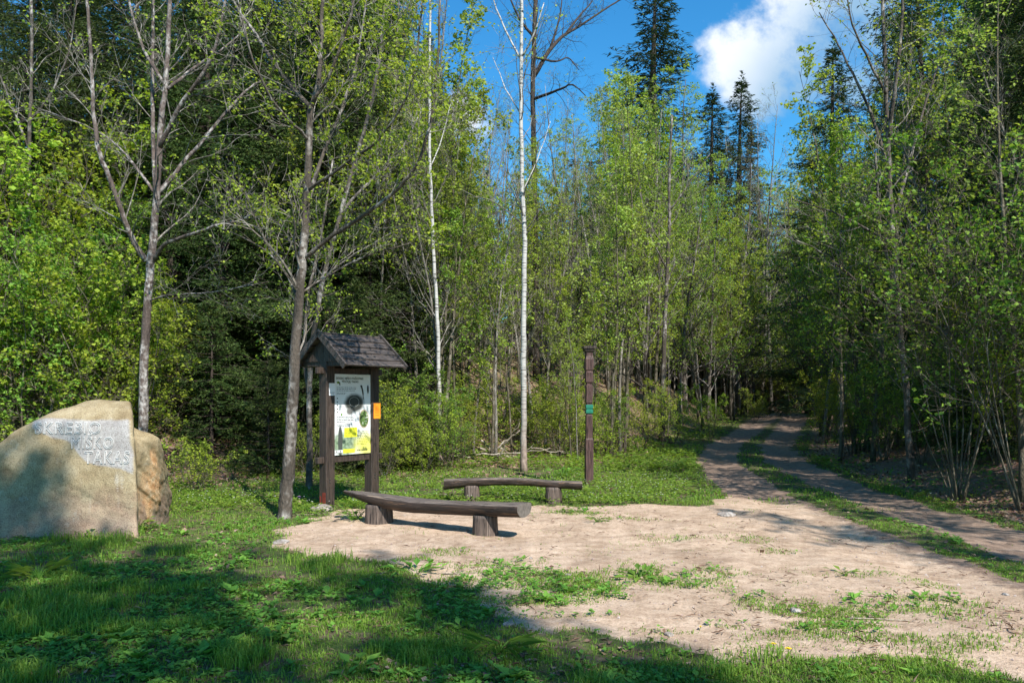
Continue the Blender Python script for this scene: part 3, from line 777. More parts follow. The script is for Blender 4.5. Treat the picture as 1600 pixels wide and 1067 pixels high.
# shrubs right of the notice board
for (px, d, H_) in [(610, 17.5, 2.2), (640, 18.5, 2.6), (665, 17.8, 1.9), (700, 18.4, 2.1), (722, 19.9, 1.8), (625, 20.5, 3.2), (720, 21.5, 2.8), (870, 21.5, 2.4), (905, 22, 2.2), (955, 23, 2.0), (1000, 24, 2.4), (840, 23, 2.2), (1050, 26, 2.2), (1110, 29, 1.8), (1180, 39, 2), (600, 16.6, 1.4), (480, 17, 1.6)]:
    plant_tree(V_BUSH[int(rng.choice([0, 0, 1, 2]))], 'leafy_bush', gp(px, d), H_, float(rng.uniform(0, 6)), 'low yellow green bush at the foot of the thicket behind the benches', 'bush', 'low bushes at the edge of the thicket')
for k in range(26):
    px = rng.uniform(560, 1130); d = rng.uniform(18, 30)
    if not clear_of_road(px, d, 3.5) or (735 < px < 880 and d < 22.5): continue
    plant_tree(V_LOW[int(rng.integers(2))], 'low_shrub', gp(px, d), float(rng.uniform(.7, 1.6)), float(rng.uniform(0, 6)), 'knee high shrub with fresh leaves on the slope behind the benches', 'shrub', 'low shrubs behind the benches')
# middle thicket
n = 0
while n < 150:
    px = rng.uniform(590, 1190); d = 19.5+rng.uniform(0, 1)**1.3*27
    if not clear_of_road(px, d, 3.2) or (px > 780 and px < 860 and d < 21): continue
    if road_s((px-800)/F*d, d) > 0: continue
    top = skyline(px)+rng.uniform(-10, 330)**1.0
    vs = V_SAP if rng.uniform() < .5 else V_POLE
    if rng.uniform() < .22: vs = V_BARE
    put(vs, 'young_tree', px, d, top, 'thin straight young tree with sparse pale leaves in the thicket behind the benches', 'thin young trees in the middle thicket', hmax=15); n += 1
for (px, d, top) in [(610, 23, 150), (690, 26, 170), (730, 30, 300), (760, 27, 340), (850, 28, 380), (880, 33, 260), (960, 32, 230), (1010, 30, 240), (1060, 36, 260), (1105, 40, 300), (1140, 44, 330), (1000, 40, 112), (1035, 44, 140), (980, 38, 150)]:
    put(V_FULL, 'leafy_tree', px, d, top, 'full crowned light green tree rising above the thicket left of the track', 'leafy trees above the middle thicket', hmax=22)
for (px, d, top) in [(900, 34, 140), (925, 30, 175), (870, 38, 150), (950, 36, 190), (1100, 48, 220), (1190, 62, 150), (1205, 60, 160), (1175, 60, 200), (780, 36, 170), (750, 34, 130), (1155, 55, 240)]:
    put(V_BARE, 'bare_tree', px, d, top, 'grey tree still almost leafless, its fine twigs against the blue sky', 'almost leafless grey trees', hmax=22)
for (px, d, top, lab) in [(1018, 58, -30, 'tallest dark spruce standing alone against the blue sky'), (1113, 68, 148, 'narrow dark spruce tip left of its slightly taller twin above the track'),
                          (1150, 70, 130, 'pointed dark spruce, right one of the pair above the bend of the track'), (1303, 42, 75, 'dark spruce tip below the right edge of the cloud')]:
    put(V_SPF[0] if px == 1022 else V_SPF[1], 'spruce_tree', px, d, top, lab, None, hmax=39, wide=2.5 if px == 1018 else 2.15, maxtilt=.01)
for (px, d, top) in [(1165, 60, 210), (1130, 58, 260)]:
    put(V_SPB, 'spruce_tree', px, d, top, 'olive brown spruce in front of the pair of dark spruce tips', 'olive brown spruces above the track', hmax=30)
for (px, d, top) in [(760, 45, 260), (820, 50, 300), (900, 52, 260), (960, 50, 240), (700, 42, 180), (650, 44, 60), (1060, 62, 260), (1210, 70, 330), (1260, 66, 330), (1320, 60, 280), (600, 45, 0), (860, 58, 330)]:
    put(V_SPF, 'spruce_tree', px, d, top, 'distant dark spruce showing between the thin trunks of the thicket', 'distant spruces behind the thicket', hmax=30)
for (px, d, H_) in [(1196, 63, 4), (1210, 66, 5), (1224, 65, 4.5), (1238, 63, 4), (1252, 60, 5), (1262, 56, 4.5), (1204, 69, 7), (1232, 69, 7), (1186, 58, 5), (1270, 50, 5), (1176, 52, 4.5)]:
    if clear_of_road(px, d, 2.0): plant_tree(V_BUSH[int(rng.choice([0, 1, 1]))], 'leafy_bush', gp(px, d), H_, float(rng.uniform(0, 6)), 'sunlit bush closing the view at the far bend of the track', 'bush', 'sunlit bushes at the far bend', wide=1.3)
for (px, d, top) in [(1090, 54, 290), (1115, 58, 300), (1140, 60, 310), (1165, 64, 290), (1190, 72, 280), (1215, 74, 290), (1070, 50, 250), (1240, 76, 260), (1160, 50, 380), (1178, 56, 440), (1148, 46, 360), (1275, 52, 380), (1290, 47, 340), (1268, 58, 430), (1226, 67, 470), (1205, 70, 500), (1245, 66, 440), (1226, 62, 540), (1212, 61.5, 560), (1240, 63, 560), (1200, 63, 530), (1252, 61, 530), (1230, 66, 360), (1180, 72, 420), (1245, 75, 400), (1290, 70, 400), (1140, 70, 420), (1210, 64, 470), (1235, 61, 500), (1195, 66, 520), (1260, 62, 480), (1222, 70, 300), (1275, 64, 300)]:
    put(V_FULL, 'leafy_tree', px, d, top, 'green tree closing the view at the far bend of the track', 'trees at the far bend of the track', hmax=24, wide=1.3)
for k in range(34):
    px = rng.uniform(560, 1170); d = rng.uniform(34, 56)
    if not clear_of_road(px, d, 4) or road_s((px-800)/F*d, d) > 0: continue
    put(V_FULL, 'leafy_tree', px, d, max(skyline(px)+rng.uniform(60, 330), 240), 'leafy tree filling the back of the thicket behind the benches', 'leafy trees at the back of the thicket', hmax=18, wide=1.45)
for k in range(22):
    px = rng.uniform(600, 1180); d = rng.uniform(48, 66)
    if not clear_of_road(px, d, 4): continue
    put(V_SPF, 'spruce_tree', px, d, skyline(px)+rng.uniform(60, 260), 'distant dark spruce showing between the thin trunks of the thicket', 'distant spruces behind the thicket', hmax=24, wide=1.4)
for k in range(26):
    px = 820+k*27+rng.uniform(-8, 8); d = rng.uniform(80, 96)
    if 1130 < px < 1290: d += 12
    put(V_SPF, 'spruce_tree', px, d, max(skyline(px)+rng.uniform(70, 160), 300), 'spruce in the far wood closing the view beyond the bend of the track', 'spruces in the far wood', hmax=30, wide=2.4)
for k in range(14):
    px = rng.uniform(1270, 1700); d = rng.uniform(38, 62)
    if road_s((px-800)/F*d, d) < 9: continue
    put(V_SPF, 'spruce_tree', px, d, skyline(px)+rng.uniform(40, 200), 'dark spruce filling the depth of the wood right of the track', 'spruces deep in the right hand wood', hmax=24, wide=1.5)
# right-hand wood beyond the bank
n = 0
while n < 62:
    d = 11.5+rng.uniform(0, 1)**1.2*46; px = rng.uniform(1190, 1900)
    s = road_s((px-800)/F*d, d)
    if s < 2.6: continue
    if s > 22: continue
    if d > 30 and s < 7.5: continue
    top = skyline(px)+rng.uniform(0, 330)
    if d < 16 and px < 1450: continue
    r_ = rng.uniform()
    vs = V_FULL if r_ < .42 else (V_SAP if r_ < .72 else (V_POLE if r_ < .88 else V_BARE))
    if s < 9.5 and vs is V_FULL: vs = V_SAP if rng.uniform() < .5 else V_POLE
    put(vs, 'leafy_tree', px, d, top, 'green leafed tree in the dense wood on the bank right of the track', 'trees on the bank right of the track', hmax=17); n += 1
for (px, d, top) in [(1268, 48, 170), (1262, 54, 190), (1290, 42, 210)]:
    put(V_FULL[2], 'leafy_tree', px, d, top, 'blue green leafy tree below the cloud at the right side of the track', 'blue green trees below the cloud', hmax=22)
for (px, d) in [(1500, 19), (1560, 16), (1640, 15), (1450, 26), (1720, 18), (1540, 26), (1380, 34), (1620, 24), (1460, 20.5)]:
    put(V_SPR, 'spruce_tree', px, d, rng.uniform(-250, -60) if px > 1430 else 120, 'tall dark spruce deep in the wood at the right edge', 'dark spruces in the right hand wood', hmax=24)
for (px, d, H_) in [(1290, 27, 3.0), (1330, 22, 2.6), (1265, 34, 3.2), (1380, 19, 3.0), (1310, 30, 4), (1275, 40, 4), (1440, 17, 3.2), (1560, 15, 3.5), (1620, 13, 4), (1700, 12, 4), (1350, 25, 3.5), (1255, 46, 4), (1250, 52, 5), (1165, 43, 2.5), (1190, 50, 3)]:
    if clear_of_road(px, d, 2.2):
        plant_tree(V_BUSH[int(rng.choice([1, 2, 2]))], 'leafy_bush', gp(px, d), H_, float(rng.uniform(0, 6)), 'green bush growing on the bank close to the right side of the track', 'bush', 'bushes on the bank right of the track')
# thin pale stems lining both sides of the bend
n = 0
while n < 44:
    right = rng.uniform() < .6
    px = rng.uniform(1245, 1420) if right else rng.uniform(1090, 1190); d = rng.uniform(19, 52) if right else rng.uniform(30, 52)
    s_ = float(road_s((px-800)/F*d, d))
    if not (2.1 < s_ < 7 if right else -7 < s_ < -2.1): continue
    H_ = float(rng.uniform(6, 11))
    v_ = [V_POLE[1], V_POLE[2], V_SAP[1], V_SAP[2], V_SAP[0]][int(rng.integers(5))]
    plant_tree(v_, 'young_tree', gp(px, d), H_, float(rng.uniform(0, 6)), 'thin pale stemmed young tree on the '+('right' if right else 'left')+' verge near the bend of the track', 'tree', 'thin young trees on the '+('right' if right else 'left')+' verge', (0, float(rng.normal(0, .07)))); n += 1
# hazels
plant_tree(V_HAZ[0], 'hazel_shrub', gp(1498, 12.8), 6.5, 1.0, 'many stemmed hazel fanning out from one foot on the right bank', 'shrub')
plant_tree(V_HAZ[1], 'hazel_shrub', gp(1600, 11.6), 6.5, 2.0, 'many stemmed hazel at the right edge of the picture, nearest the viewer', 'shrub')
plant_tree(V_HAZ[1], 'hazel_shrub', gp(1345, 22), 7.0, 4.0, 'many stemmed hazel farther up the right bank beside the track', 'shrub')
plant_tree(V_HAZ[0], 'hazel_shrub', gp(1290, 31), 8.0, 4.6, 'many stemmed hazel leaning over the track near its bend', 'shrub')
# trees beside and behind the viewer, whose shade falls on the lawn and the track
for i, (x_, y_, H_, v) in enumerate([(9.5, 4.5, 9, V_FULL[0]), (10.5, .5, 11, V_FULL[1]), (13, 5, 13, V_FULL[2]), (12, 9, 10, V_FULL[0]), (9.2, 8.2, 7.5, V_SAP[0]), (14.5, -2, 13, V_FULL[0]), (8.3, 4.0, 8.5, V_FULL[1]), (8.2, 6.6, 6.5, V_SAP[1]), (16, 9, 14, V_FULL[1])]):
    plant_tree(v, 'leafy_tree', (x_, y_, float(height(x_, y_))), H_, i*1.3, 'leafy tree on the near bank right of the viewer', 'tree', 'trees beside the viewer')
V_SHADE = [deciduous('shade', 321+i, 18, .2, .30, 36, .19, (.5, 1.0), 6, 2.9, .17, 'leaf_mid', 'bark', wob=.02) for i in range(2)]
for i, (tx_, ty_, H_) in enumerate([(-7.1, 10.1, 18), (-4.8, 9.3, 17), (-3.4, 8.7, 18), (-2.0, 7.3, 17), (-.8, 6.3, 18), (.5, 5.3, 17), (1.6, 4.3, 18), (-8.9, 10.0, 17), (-6.2, 9.9, 15), (-5.6, 6.8, 16), (-2.4, 4.4, 15), (-10.5, 10, 17)]):
    x_, y_ = tx_+.5*H_, ty_-.866*H_
    plant_tree(V_SHADE[i % 2], 'leafy_tree', (x_, y_, 0), H_, i*1.7, 'tree behind the viewer shading the foreground lawn', 'tree', 'trees behind the viewer')

# ---- trees traced limb by limb
def traced(name, label, limbs, bmat, lmat, seed, d0, wscale, leaves=2.5, lsz=.06, sub=5, cat='tree', k=9, twl=.5, lev=1):
    """limbs: list of (points [(px,py,depth offset)], width px at start, width px at end)"""
    rng = np.random.default_rng(seed)
    b = limbs[0][0][0]
    base_p = gp(b[0], d0); root = empty(name, tuple(float(v) for v in base_p), 0, label, cat)
    tr = MB(); cr = MB(); LP = []
    for li, (pts, w0, w1) in enumerate(limbs):
        P = np.array([at(p[0], p[1], d0+(p[2] if len(p) > 2 else 0)) for p in pts])-base_p
        if li == 0: P[0][2] = -.12
        # resample smoothly
        t = np.linspace(0, len(P)-1, (len(P)-1)*4+1); ii = np.arange(len(P))
        Pc = np.stack([np.interp(t, ii, P[:, c]) for c in range(3)], 1)
        for _ in range(2): Pc[1:-1] = (Pc[:-2]+2*Pc[1:-1]+Pc[2:])/4
        Pc[1:-1] += rng.normal(0, .006, (len(Pc)-2, 3))
        w = np.linspace(w0, w1, len(Pc))/F*d0/2
        if li == 0:
            w[:3] *= (1.30, 1.14, 1.05)
        (tr).tube(Pc, w*rng.uniform(.96, 1.04, len(w)), k if w0 > 8 else 6, 0)
        Ltot = np.linalg.norm(np.diff(P, axis=0), axis=1).sum()
        nside = int(Ltot*(1.3 if li == 0 else 3.2))
        for q in range(nside):
            tt = rng.uniform(.42 if li == 0 else .15, .98); p, d = sample(Pc, tt)
            dd = side_dir(d, rng.uniform(.5, 1.0), rng)
            l = rng.uniform(.45, 1.3)*(1.25-.5*tt)*(1.15 if li else 1.4); rr = max(.005, np.interp(tt, [0, 1], [w[0], w[-1]])*.28); rr = min(rr, .022)
            B = wobble(p, dd, l, 5, rng, .14, .05)
            cr.tube(B, np.linspace(rr, rr*.3, 6), 4, 0, cap=False)
            twigs(cr, LP, B, rr*.6, rng, l*twl+.1, sub, leaves, lev, lsz)
    if LP:
        LP = np.array(LP); V, T = leaf_arrays(LP, lsz*rng.uniform(.6, 1.25, len(LP)), rng, up=.35, droop=.5); cr.add(V, None, T, 1)
    print(name, len(LP))
    mesh_obj('trunk', tr.mesh(name+'_trunk', MAT[bmat], True), root)
    mesh_obj('crown', cr.mesh(name+'_crown', [MAT['bark_pale' if bmat != 'bark_dark' else 'bark_dark'], MAT[lmat]]), root)
    return root

traced('alder_tree', 'forked tree with speckled white and brown bark right behind the boulder', [
    ([(222, 765), (223, 690), (225, 600), (228, 500), (236, 410), (242, 340), (246, 290), (250, 200), (258, 140), (264, 60), (266, -60)], 16, 6),
    ([(228, 408), (210, 380, -.1), (195, 345, -.3), (175, 290, -.5), (155, 240, -.6), (147, 190, -.6), (143, 110, -.6), (138, 20, -.7), (132, -60, -.8)], 9, 4),
    ([(240, 408), (256, 380, -.2), (290, 370, -.5), (335, 352, -.9), (380, 345, -1.2), (412, 322, -1.5)], 7, 2),
    ([(245, 305), (275, 268, .2), (305, 235, .3), (350, 180, .5), (385, 140, .6), (410, 125, .7)], 8, 2.5),
    ([(248, 235), (280, 165, -.3), (312, 125, -.5), (340, 70, -.7), (355, -20, -.8)], 8, 3),
    ([(262, 140), (300, 108, .3), (345, 80, .5), (385, 45, .7)], 6, 2),
    ([(256, 130), (230, 90, .3), (210, 40, .5), (195, -30, .6)], 6, 3),
    ([(243, 300), (238, 200, .4), (239, 100, .5), (240, -40, .5)], 8, 4),
    ([(240, 300), (205, 250, .5), (170, 215, .9), (120, 190, 1.2), (60, 170, 1.4)], 5, 1.5),
    ([(232, 470), (262, 460, -.3), (330, 458, -.8), (420, 440, -1.2)], 3, 1.2)], 'bark_red', 'leaf_fresh', 11, 15.0, 1, leaves=.9, sub=5)
traced('alder_tree', 'grey tree with white lichen patches standing just left of the notice board', [
    ([(443, 808), (447, 770), (452, 720), (456, 650), (460, 560), (466, 470), (474, 400), (480, 300), (483, 190), (486, 165)], 22, 9),
    ([(486, 168), (468, 150, .1), (440, 118, .3), (405, 62, .5), (365, 5, .7), (340, -50, .8)], 8, 3),
    ([(486, 168), (498, 130, 0), (502, 60, .1), (506, -60, .1)], 9, 5),
    ([(474, 405), (520, 368, -.2), (580, 330, -.6), (626, 294, -.9), (657, 250, -1.1), (673, 194, -1.2), (684, 105, -1.3), (690, -40, -1.4)], 7, 3),
    ([(478, 330), (500, 250, .3), (535, 170, .6), (560, 90, .8), (575, -20, .9)], 7, 3),
    ([(466, 470), (445, 420, .4), (420, 395, .7), (380, 370, .9), (330, 350, 1.2)], 4, 1.5),
    ([(483, 220), (455, 190, -.4), (425, 160, -.7), (385, 70, -1.0), (370, -20, -1.1)], 5, 2),
    ([(480, 300), (540, 255, -.5), (590, 225, -.9), (640, 150, -1.3), (655, 60, -1.5), (660, -30, -1.6)], 5, 2),
    ([(468, 460), (510, 430, .3), (570, 400, .6), (640, 380, .9)], 4, 1.3),
    ([(486, 165), (520, 110, -.2), (545, 40, -.4), (560, -40, -.5)], 6, 3)], 'bark', 'leaf_yellow', 12, 11.4, 1, leaves=4.2, sub=7, lsz=.050)
traced('alder_tree', 'slender double stem rising behind the roof of the notice board', [
    ([(482, 765), (484, 690), (482, 600), (490, 520), (505, 430), (530, 340), (560, 235), (590, 125), (602, 0), (606, -60)], 10, 4),
    ([(484, 640), (476, 560, .3), (478, 470, .6), (500, 380, .8), (520, 250, 1)], 7, 3),
    ([(535, 330), (570, 290, .4), (620, 250, .7), (660, 170, .9)], 5, 2)], 'bark', 'leaf_yellow', 13, 14.8, 1, leaves=3.0, sub=6)
traced('alder_tree', 'thin pale stemmed tree left of the boulder, rising above the bushes', [
    ([(40, 560), (42, 440), (44, 330), (46, 200), (50, 100), (48, -60)], 8, 4),
    ([(44, 230), (20, 170), (0, 120), (-20, 60)], 4, 2), ([(46, 190), (80, 150), (110, 80), (120, 0)], 4, 1.5)], 'bark', 'leaf_fresh', 14, 19.0, 1, leaves=.9)
traced('birch_tree', 'straight white birch trunk rising behind the farther bench', [
    ([(819, 737), (818, 660), (818, 560), (818, 470), (820, 380), (816, 300), (814, 200), (814, 100), (815, 0), (815, -80)], 10, 4.5),
    ([(815, 95), (795, 60, .2), (775, 15, .4), (760, -40, .5)], 3.5, 1.5), ([(815, 90), (835, 55, -.2), (850, 5, -.3)], 3.5, 1.5),
    ([(817, 300), (840, 250, .3), (860, 190, .5)], 2.5, 1), ([(814, 180), (790, 140, .4), (770, 90, .6)], 2.5, 1)], 'birch', 'leaf_fresh', 15, 18.4, 1, leaves=1.4)
traced('birch_tree', 'slimmer white birch with a crooked foot between the notice board and the taller birch', [
    ([(689, 730), (687, 712), (681, 690), (682, 668), (687, 640), (685, 560), (682, 470), (677, 390), (673, 300), (671, 200), (671, 100), (673, -60)], 8.5, 3.5),
    ([(673, 260), (690, 220, .3), (705, 160, .5)], 2.2, 1)], 'birch', 'leaf_fresh', 16, 19.3, 1, leaves=1.6)
traced('oak_tree', 'large dark oak with twisting bare branches reaching into the blue sky', [
    ([(838, 640), (838, 400), (834, 250), (832, 130), (836, 30), (838, -60)], 10, 6),
    ([(834, 120), (860, 75, 1), (885, 52, 1.5), (905, 42, 2), (930, 25, 2.5), (962, 4, 3), (985, -8, 3)], 7, 1.8),
    ([(834, 155), (862, 145, -1), (880, 138, -1.5), (895, 130, -2), (915, 150, -2)], 5, 1.2),
    ([(836, 90), (870, 98, 1), (888, 88, 2), (905, 110, 2)], 4, 1.2), ([(885, 52, 1.5), (905, 25, 2), (925, 5, 2.4), (935, -30, 2.6)], 4, 1.2),
    ([(836, 60), (810, 30), (790, -20)], 5, 2), ([(860, 75, 1), (875, 30, 1.4), (880, -20, 1.6)], 4, 1.5)], 'bark_dark', 'leaf_pale', 17, 34.0, 1, leaves=.25, sub=5, twl=.6)
traced('alder_tree', 'dark several stemmed tree on the right bank, its twigs crossing the edge of the cloud', [
    ([(1425, 700), (1415, 600), (1405, 500), (1398, 420), (1392, 330), (1388, 240), (1385, 140), (1380, 40), (1378, -60)], 10, 5),
    ([(1402, 470), (1385, 400, -.3), (1372, 320, -.6), (1368, 240, -.8)], 6, 2.5), ([(1390, 280), (1370, 200, .3), (1340, 130, .5), (1310, 70, .8), (1280, 20, 1)], 6, 1.6),
    ([(1388, 220), (1400, 130, -.3), (1410, 40, -.4), (1412, -50, -.5)], 7, 3), ([(1396, 380), (1350, 355, -.4), (1300, 330, -.6), (1240, 312, -.9)], 5, 1.3),
    ([(1394, 350), (1420, 260, .3), (1440, 180, .5), (1470, 90, .8)], 6, 2.5), ([(1404, 500), (1340, 440, -.3), (1280, 390, -.6), (1230, 370, -.9)], 5, 1.3),
    ([(1386, 150), (1360, 100, -.2), (1330, 40, -.5), (1320, -30, -.6)], 5, 2), ([(1400, 440), (1440, 400, .3), (1490, 330, .6), (1530, 260, .8)], 5, 2)], 'bark', 'leaf_fresh', 18, 15.5, 1, leaves=1.6)
traced('alder_tree', 'brown trunked slim tree at the left verge of the track', [
    ([(1034, 672), (1036, 600), (1038, 520), (1042, 440), (1046, 360), (1046, 260), (1050, 180)], 9, 3),
    ([(1046, 330), (1075, 290), (1110, 240)], 3, 1), ([(1042, 420), (1015, 370), (1000, 300)], 3, 1)], 'bark', 'leaf_yellow', 19, 26.5, 1, leaves=2.2)

# ------------------------------------------------------------------ boulder
def boulder():
    c0 = np.array((-5.36, 10.35, .72))
    root_loc = (float(c0[0]), float(c0[1]), 0.0)
    import bmesh
    bm = bmesh.new(); bmesh.ops.create_icosphere(bm, subdivisions=7, radius=1.0)
    D = np.array([v.co[:] for v in bm.verts])
    def hull(planes, p=60.0):
        acc = np.zeros(len(D))
        for n_, dist in planes:
            n_ = norm(np.array(n_, float)); q = np.maximum(0, D @ n_)/dist; acc += q**p
        return acc**(-1/p)
    common = [((0, 1, .1), .75), ((0, 0, -1), .95), ((.55, .8, .2), 1.0), ((-.6, .7, .3), 1.1)]
    r1 = hull(common+[((0, -.995, .10), .69), ((.01, -.605, .796), .938), ((.03, .1, 1), .955), ((-.525, -.1, .85), .90), ((-.85, -.25, .40), 1.25), ((-1, 0, 0), 1.55), ((-.6, -.8, .05), 1.35), ((.90, .43, .05), .455)], 24)
    r2 = hull(common+[((.06, -.99, .10), .675), ((.95, -.28, -.06), .79), ((1, .15, -.12), .80), ((0, .70, .71), .31), ((.55, -.25, .75), .86), ((0, 0, 1), .77)], 26)
    r = np.maximum(r1, np.where(D[:, 0] > 0, r2, 0))
    V = D*r[:, None]
    # roughness of the surface, more on the broken right side
    nz_ = fbm(V[:, 0]*1.0+V[:, 2]*.7, V[:, 1]+V[:, 2]*1.3, 3.0, 5, 4)-.5
    nf = fbm(V[:, 0]+V[:, 1]*.6, V[:, 2]+V[:, 1]*.8, 14.0, 8, 4)-.5
    rs = sstep(.56, .66, V[:, 0]+.25*V[:, 1])*sstep(-.62, -.5, V[:, 1])
    flat = sstep(.30, .1, np.abs(V[:, 0]-.1)-.4)*(V[:, 1] < -.4)*sstep(-.2, 0.0, V[:, 2])
    amp = (.03+.05*rs)*(1-.8*flat); und = (fbm(V[:, 0]+3, V[:, 2]+V[:, 1]*.5, 1.1, 71, 3)-.5)*.16*(1-.75*flat); V = V*(1+nz_*amp*2+und)[:, None]+D*(nf*(.010+.028*rs)*(1-.5*flat))[:, None]
    # ledge: the strip above the writing sits a little proud
    for v, c in zip(bm.verts, V): v.co = c
    me = bpy.data.meshes.new('boulder'); bm.to_mesh(me); bm.free()
    me.polygons.foreach_set('use_smooth', np.full(len(me.polygons), True))
    # worn patch: polygon in the photo, carried on the real front face
    d_ = c0[1]+V[:, 1]; px = 800+F*(c0[0]+V[:, 0])/d_; py = HOR-F*(c0[2]+V[:, 2]-CH)/d_
    patch = np.array([(52, 657), (80, 653), (112, 656), (201, 656), (203, 690), (209, 712), (206, 739), (186, 732), (160, 728), (136, 722), (120, 706), (108, 690), (80, 682), (60, 676), (50, 668)])
    front = (V[:, 1] < -.25)
    wn_ = (fbm(V[:, 0], V[:, 2], 9, 77, 3)-.5)*7
    m1 = sstep(-2.0, 1.5, poly_sd(px, py, patch)+wn_*.5)*front
    om = .85*sstep(1.1, .45, np.sqrt(((V[:, 1]+.12)/.30)**2+((V[:, 2]+.22)/.42)**2)+(fbm(V[:, 1]*2+V[:, 0], V[:, 2], 4, 12, 3)-.5)*1.3)*rs
    streak = sstep(.60, .75, fbm(V[:, 0]*1.0, V[:, 2]*.12, 26, 66, 3))*sstep(-.55, -.1, V[:, 2])*sstep(.12, -.02, V[:, 2])*sstep(.1, .35, V[:, 0])*sstep(.75, .6, V[:, 0])*front
    ca = me.color_attributes.new('zones', 'FLOAT_COLOR', 'POINT')
    ca.data.foreach_set('color', np.stack((m1, om, streak, np.ones(len(V))), 1).astype(np.float32).ravel())
    m_, nt, b, o = new_mat('granite')
    a_ = N(nt, 'ShaderNodeAttribute'); a_.attribute_name = 'zones'; s_ = N(nt, 'ShaderNodeSeparateColor'); lk(nt, a_.outputs['Color'], s_.inputs[0])
    t = N(nt, 'ShaderNodeTexCoord'); v = t.outputs['Object']
    sx = N(nt, 'ShaderNodeSeparateXYZ'); lk(nt, v, sx.inputs[0])
    f1 = noise(nt, 70, 4, v, .7); f2 = noise(nt, 5, 4, v); f3 = noise(nt, 160, 2, v)
    tan = ramp(nt, f2, [(.3, (.225, .165, .09)), (.5, (.32, .25, .145)), (.75, (.41, .335, .215))])
    pink = ramp(nt, f2, [(.3, (.26, .175, .12)), (.7, (.41, .30, .225))])
    zr = N(nt, 'ShaderNodeMapRange'); zr.inputs['From Min'].default_value = -.05; zr.inputs['From Max'].default_value = -.55
    lk(nt, M(nt, 'ADD', sx.outputs[2], M(nt, 'MULTIPLY', M(nt, 'SUBTRACT', f2, .5), .9)), zr.inputs['Value'])
    c = mixc(nt, zr.outputs[0], tan, pink)
    grey = ramp(nt, f2, [(.3, (.30, .275, .26)), (.7, (.43, .405, .385))])
    c = mixc(nt, s_.outputs[0], c, grey)
    org = ramp(nt, noise(nt, 9, 4, v), [(.3, (.42, .19, .07)), (.5, (.60, .36, .18)), (.7, (.66, .50, .32))])
    c = mixc(nt, s_.outputs[1], c, org)
    c = mixc(nt, M(nt, 'MULTIPLY', s_.outputs[2], .35), c, (.62, .60, .56))
    c = mixc(nt, .9, c, ramp(nt, f1, [(.34, (.42, .40, .38)), (.46, (.88, .88, .88)), (.56, (1, 1, 1)), (.68, (1.3, 1.3, 1.3))]), 'MULTIPLY')
    vc = N(nt, 'ShaderNodeTexVoronoi'); vc.feature = 'DISTANCE_TO_EDGE'; vc.inputs['Scale'].default_value = 1.3
    wv = N(nt, 'ShaderNodeMix', data_type='RGBA'); wv.inputs[0].default_value = .25; lk(nt, v, wv.inputs[6]); nn2 = N(nt, 'ShaderNodeTexNoise'); nn2.inputs['Scale'].default_value = 3; lk(nt, v, nn2.inputs['Vector']); lk(nt, nn2.outputs['Color'], wv.inputs[7]); lk(nt, wv.outputs[2], vc.inputs['Vector'])
    crk = ramp(nt, vc.outputs['Distance'], [(.0, (.30, .28, .25)), (.006, (.45, .42, .4)), (.014, (1, 1, 1))])
    c = mixc(nt, .12, c, crk, 'MULTIPLY')
    lich = ramp(nt, noise(nt, 6.5, 6, v, .7), [(.60, (0, 0, 0)), (.68, (1, 1, 1))]); c = mixc(nt, M(nt, 'MULTIPLY', lich, .35), c, (.42, .42, .36))
    lk(nt, c, b.inputs['Base Color']); b.inputs['Roughness'].default_value = .85; b.inputs['Specular IOR Level'].default_value = .25
    bump(nt, b, M(nt, 'ADD', f1, M(nt, 'MULTIPLY', f2, 1.5)), .7, .012)
    me.materials.append(m_)
    root = empty('boulder', root_loc, 0, 'large tan granite boulder with outlined letters on its worn grey face', 'boulder')
    st = mesh_obj('stone', me, root); st.location = (0, 0, c0[2])
    # inscription projected on the face
    bv = BVHTree.FromPolygons([tuple(v_) for v_ in V], [tuple(p_.vertices) for p_ in me.polygons])
    MAT['chalk'] = flat_mat('white paint outline', (.70, .69, .66), .8, var=.3)
    for (txt, px0, px1, base, hgt) in (('SKREBIO', 58, 160, 677, 18), ('MIŠKO', 116, 181, 700, 18), ('TAKAS', 137, 207, 723, 19)):
        cu_ = bpy.data.curves.new('inscription', 'FONT'); cu_.body = txt; cu_.size = 1.0
        cu_.fill_mode = 'NONE'; cu_.bevel_depth = .019; cu_.bevel_resolution = 0; cu_.resolution_u = 4; cu_.space_character = 1.12
        to = bpy.data.objects.new('tmp', cu_); col.objects.link(to)
        dg = bpy.context.evaluated_depsgraph_get(); tm = bpy.data.meshes.new_from_object(to.evaluated_get(dg))
        bpy.data.objects.remove(to)
        P = np.array([v_.co[:] for v_ in tm.vertices])
        x0, x1 = P[:, 0].min(), P[:, 0].max(); capH = .70
        d_f = c0[1]-.6
        for v_, q in zip(tm.vertices, P):
            px_ = px0+(q[0]-x0)/(x1-x0)*(px1-px0); py_ = base-q[1]/capH*hgt
            w = at(px_, py_, d_f); lx = w[0]-c0[0]; lz = w[2]-c0[2]
            ys = []
            for ox, oz in ((0, 0), (.012, 0), (-.012, 0), (0, .012), (0, -.012), (.03, .03), (-.03, .03), (.03, -.03), (-.03, -.03)):
                hit = bv.ray_cast(Vector((lx+ox, -3, lz+oz)), Vector((0, 1, 0)))
                if hit[0]: ys.append(hit[0].y)
            yv = max(min(ys), (ys[0] if ys else -.6)-.012) if ys else -.6
            v_.co = (lx, yv-.006-q[2]*.12, lz)
        tm.materials.clear(); tm.materials.append(MAT['chalk'])
        to = mesh_obj('inscription', tm, root); to.location = (0, 0, c0[2])
boulder()

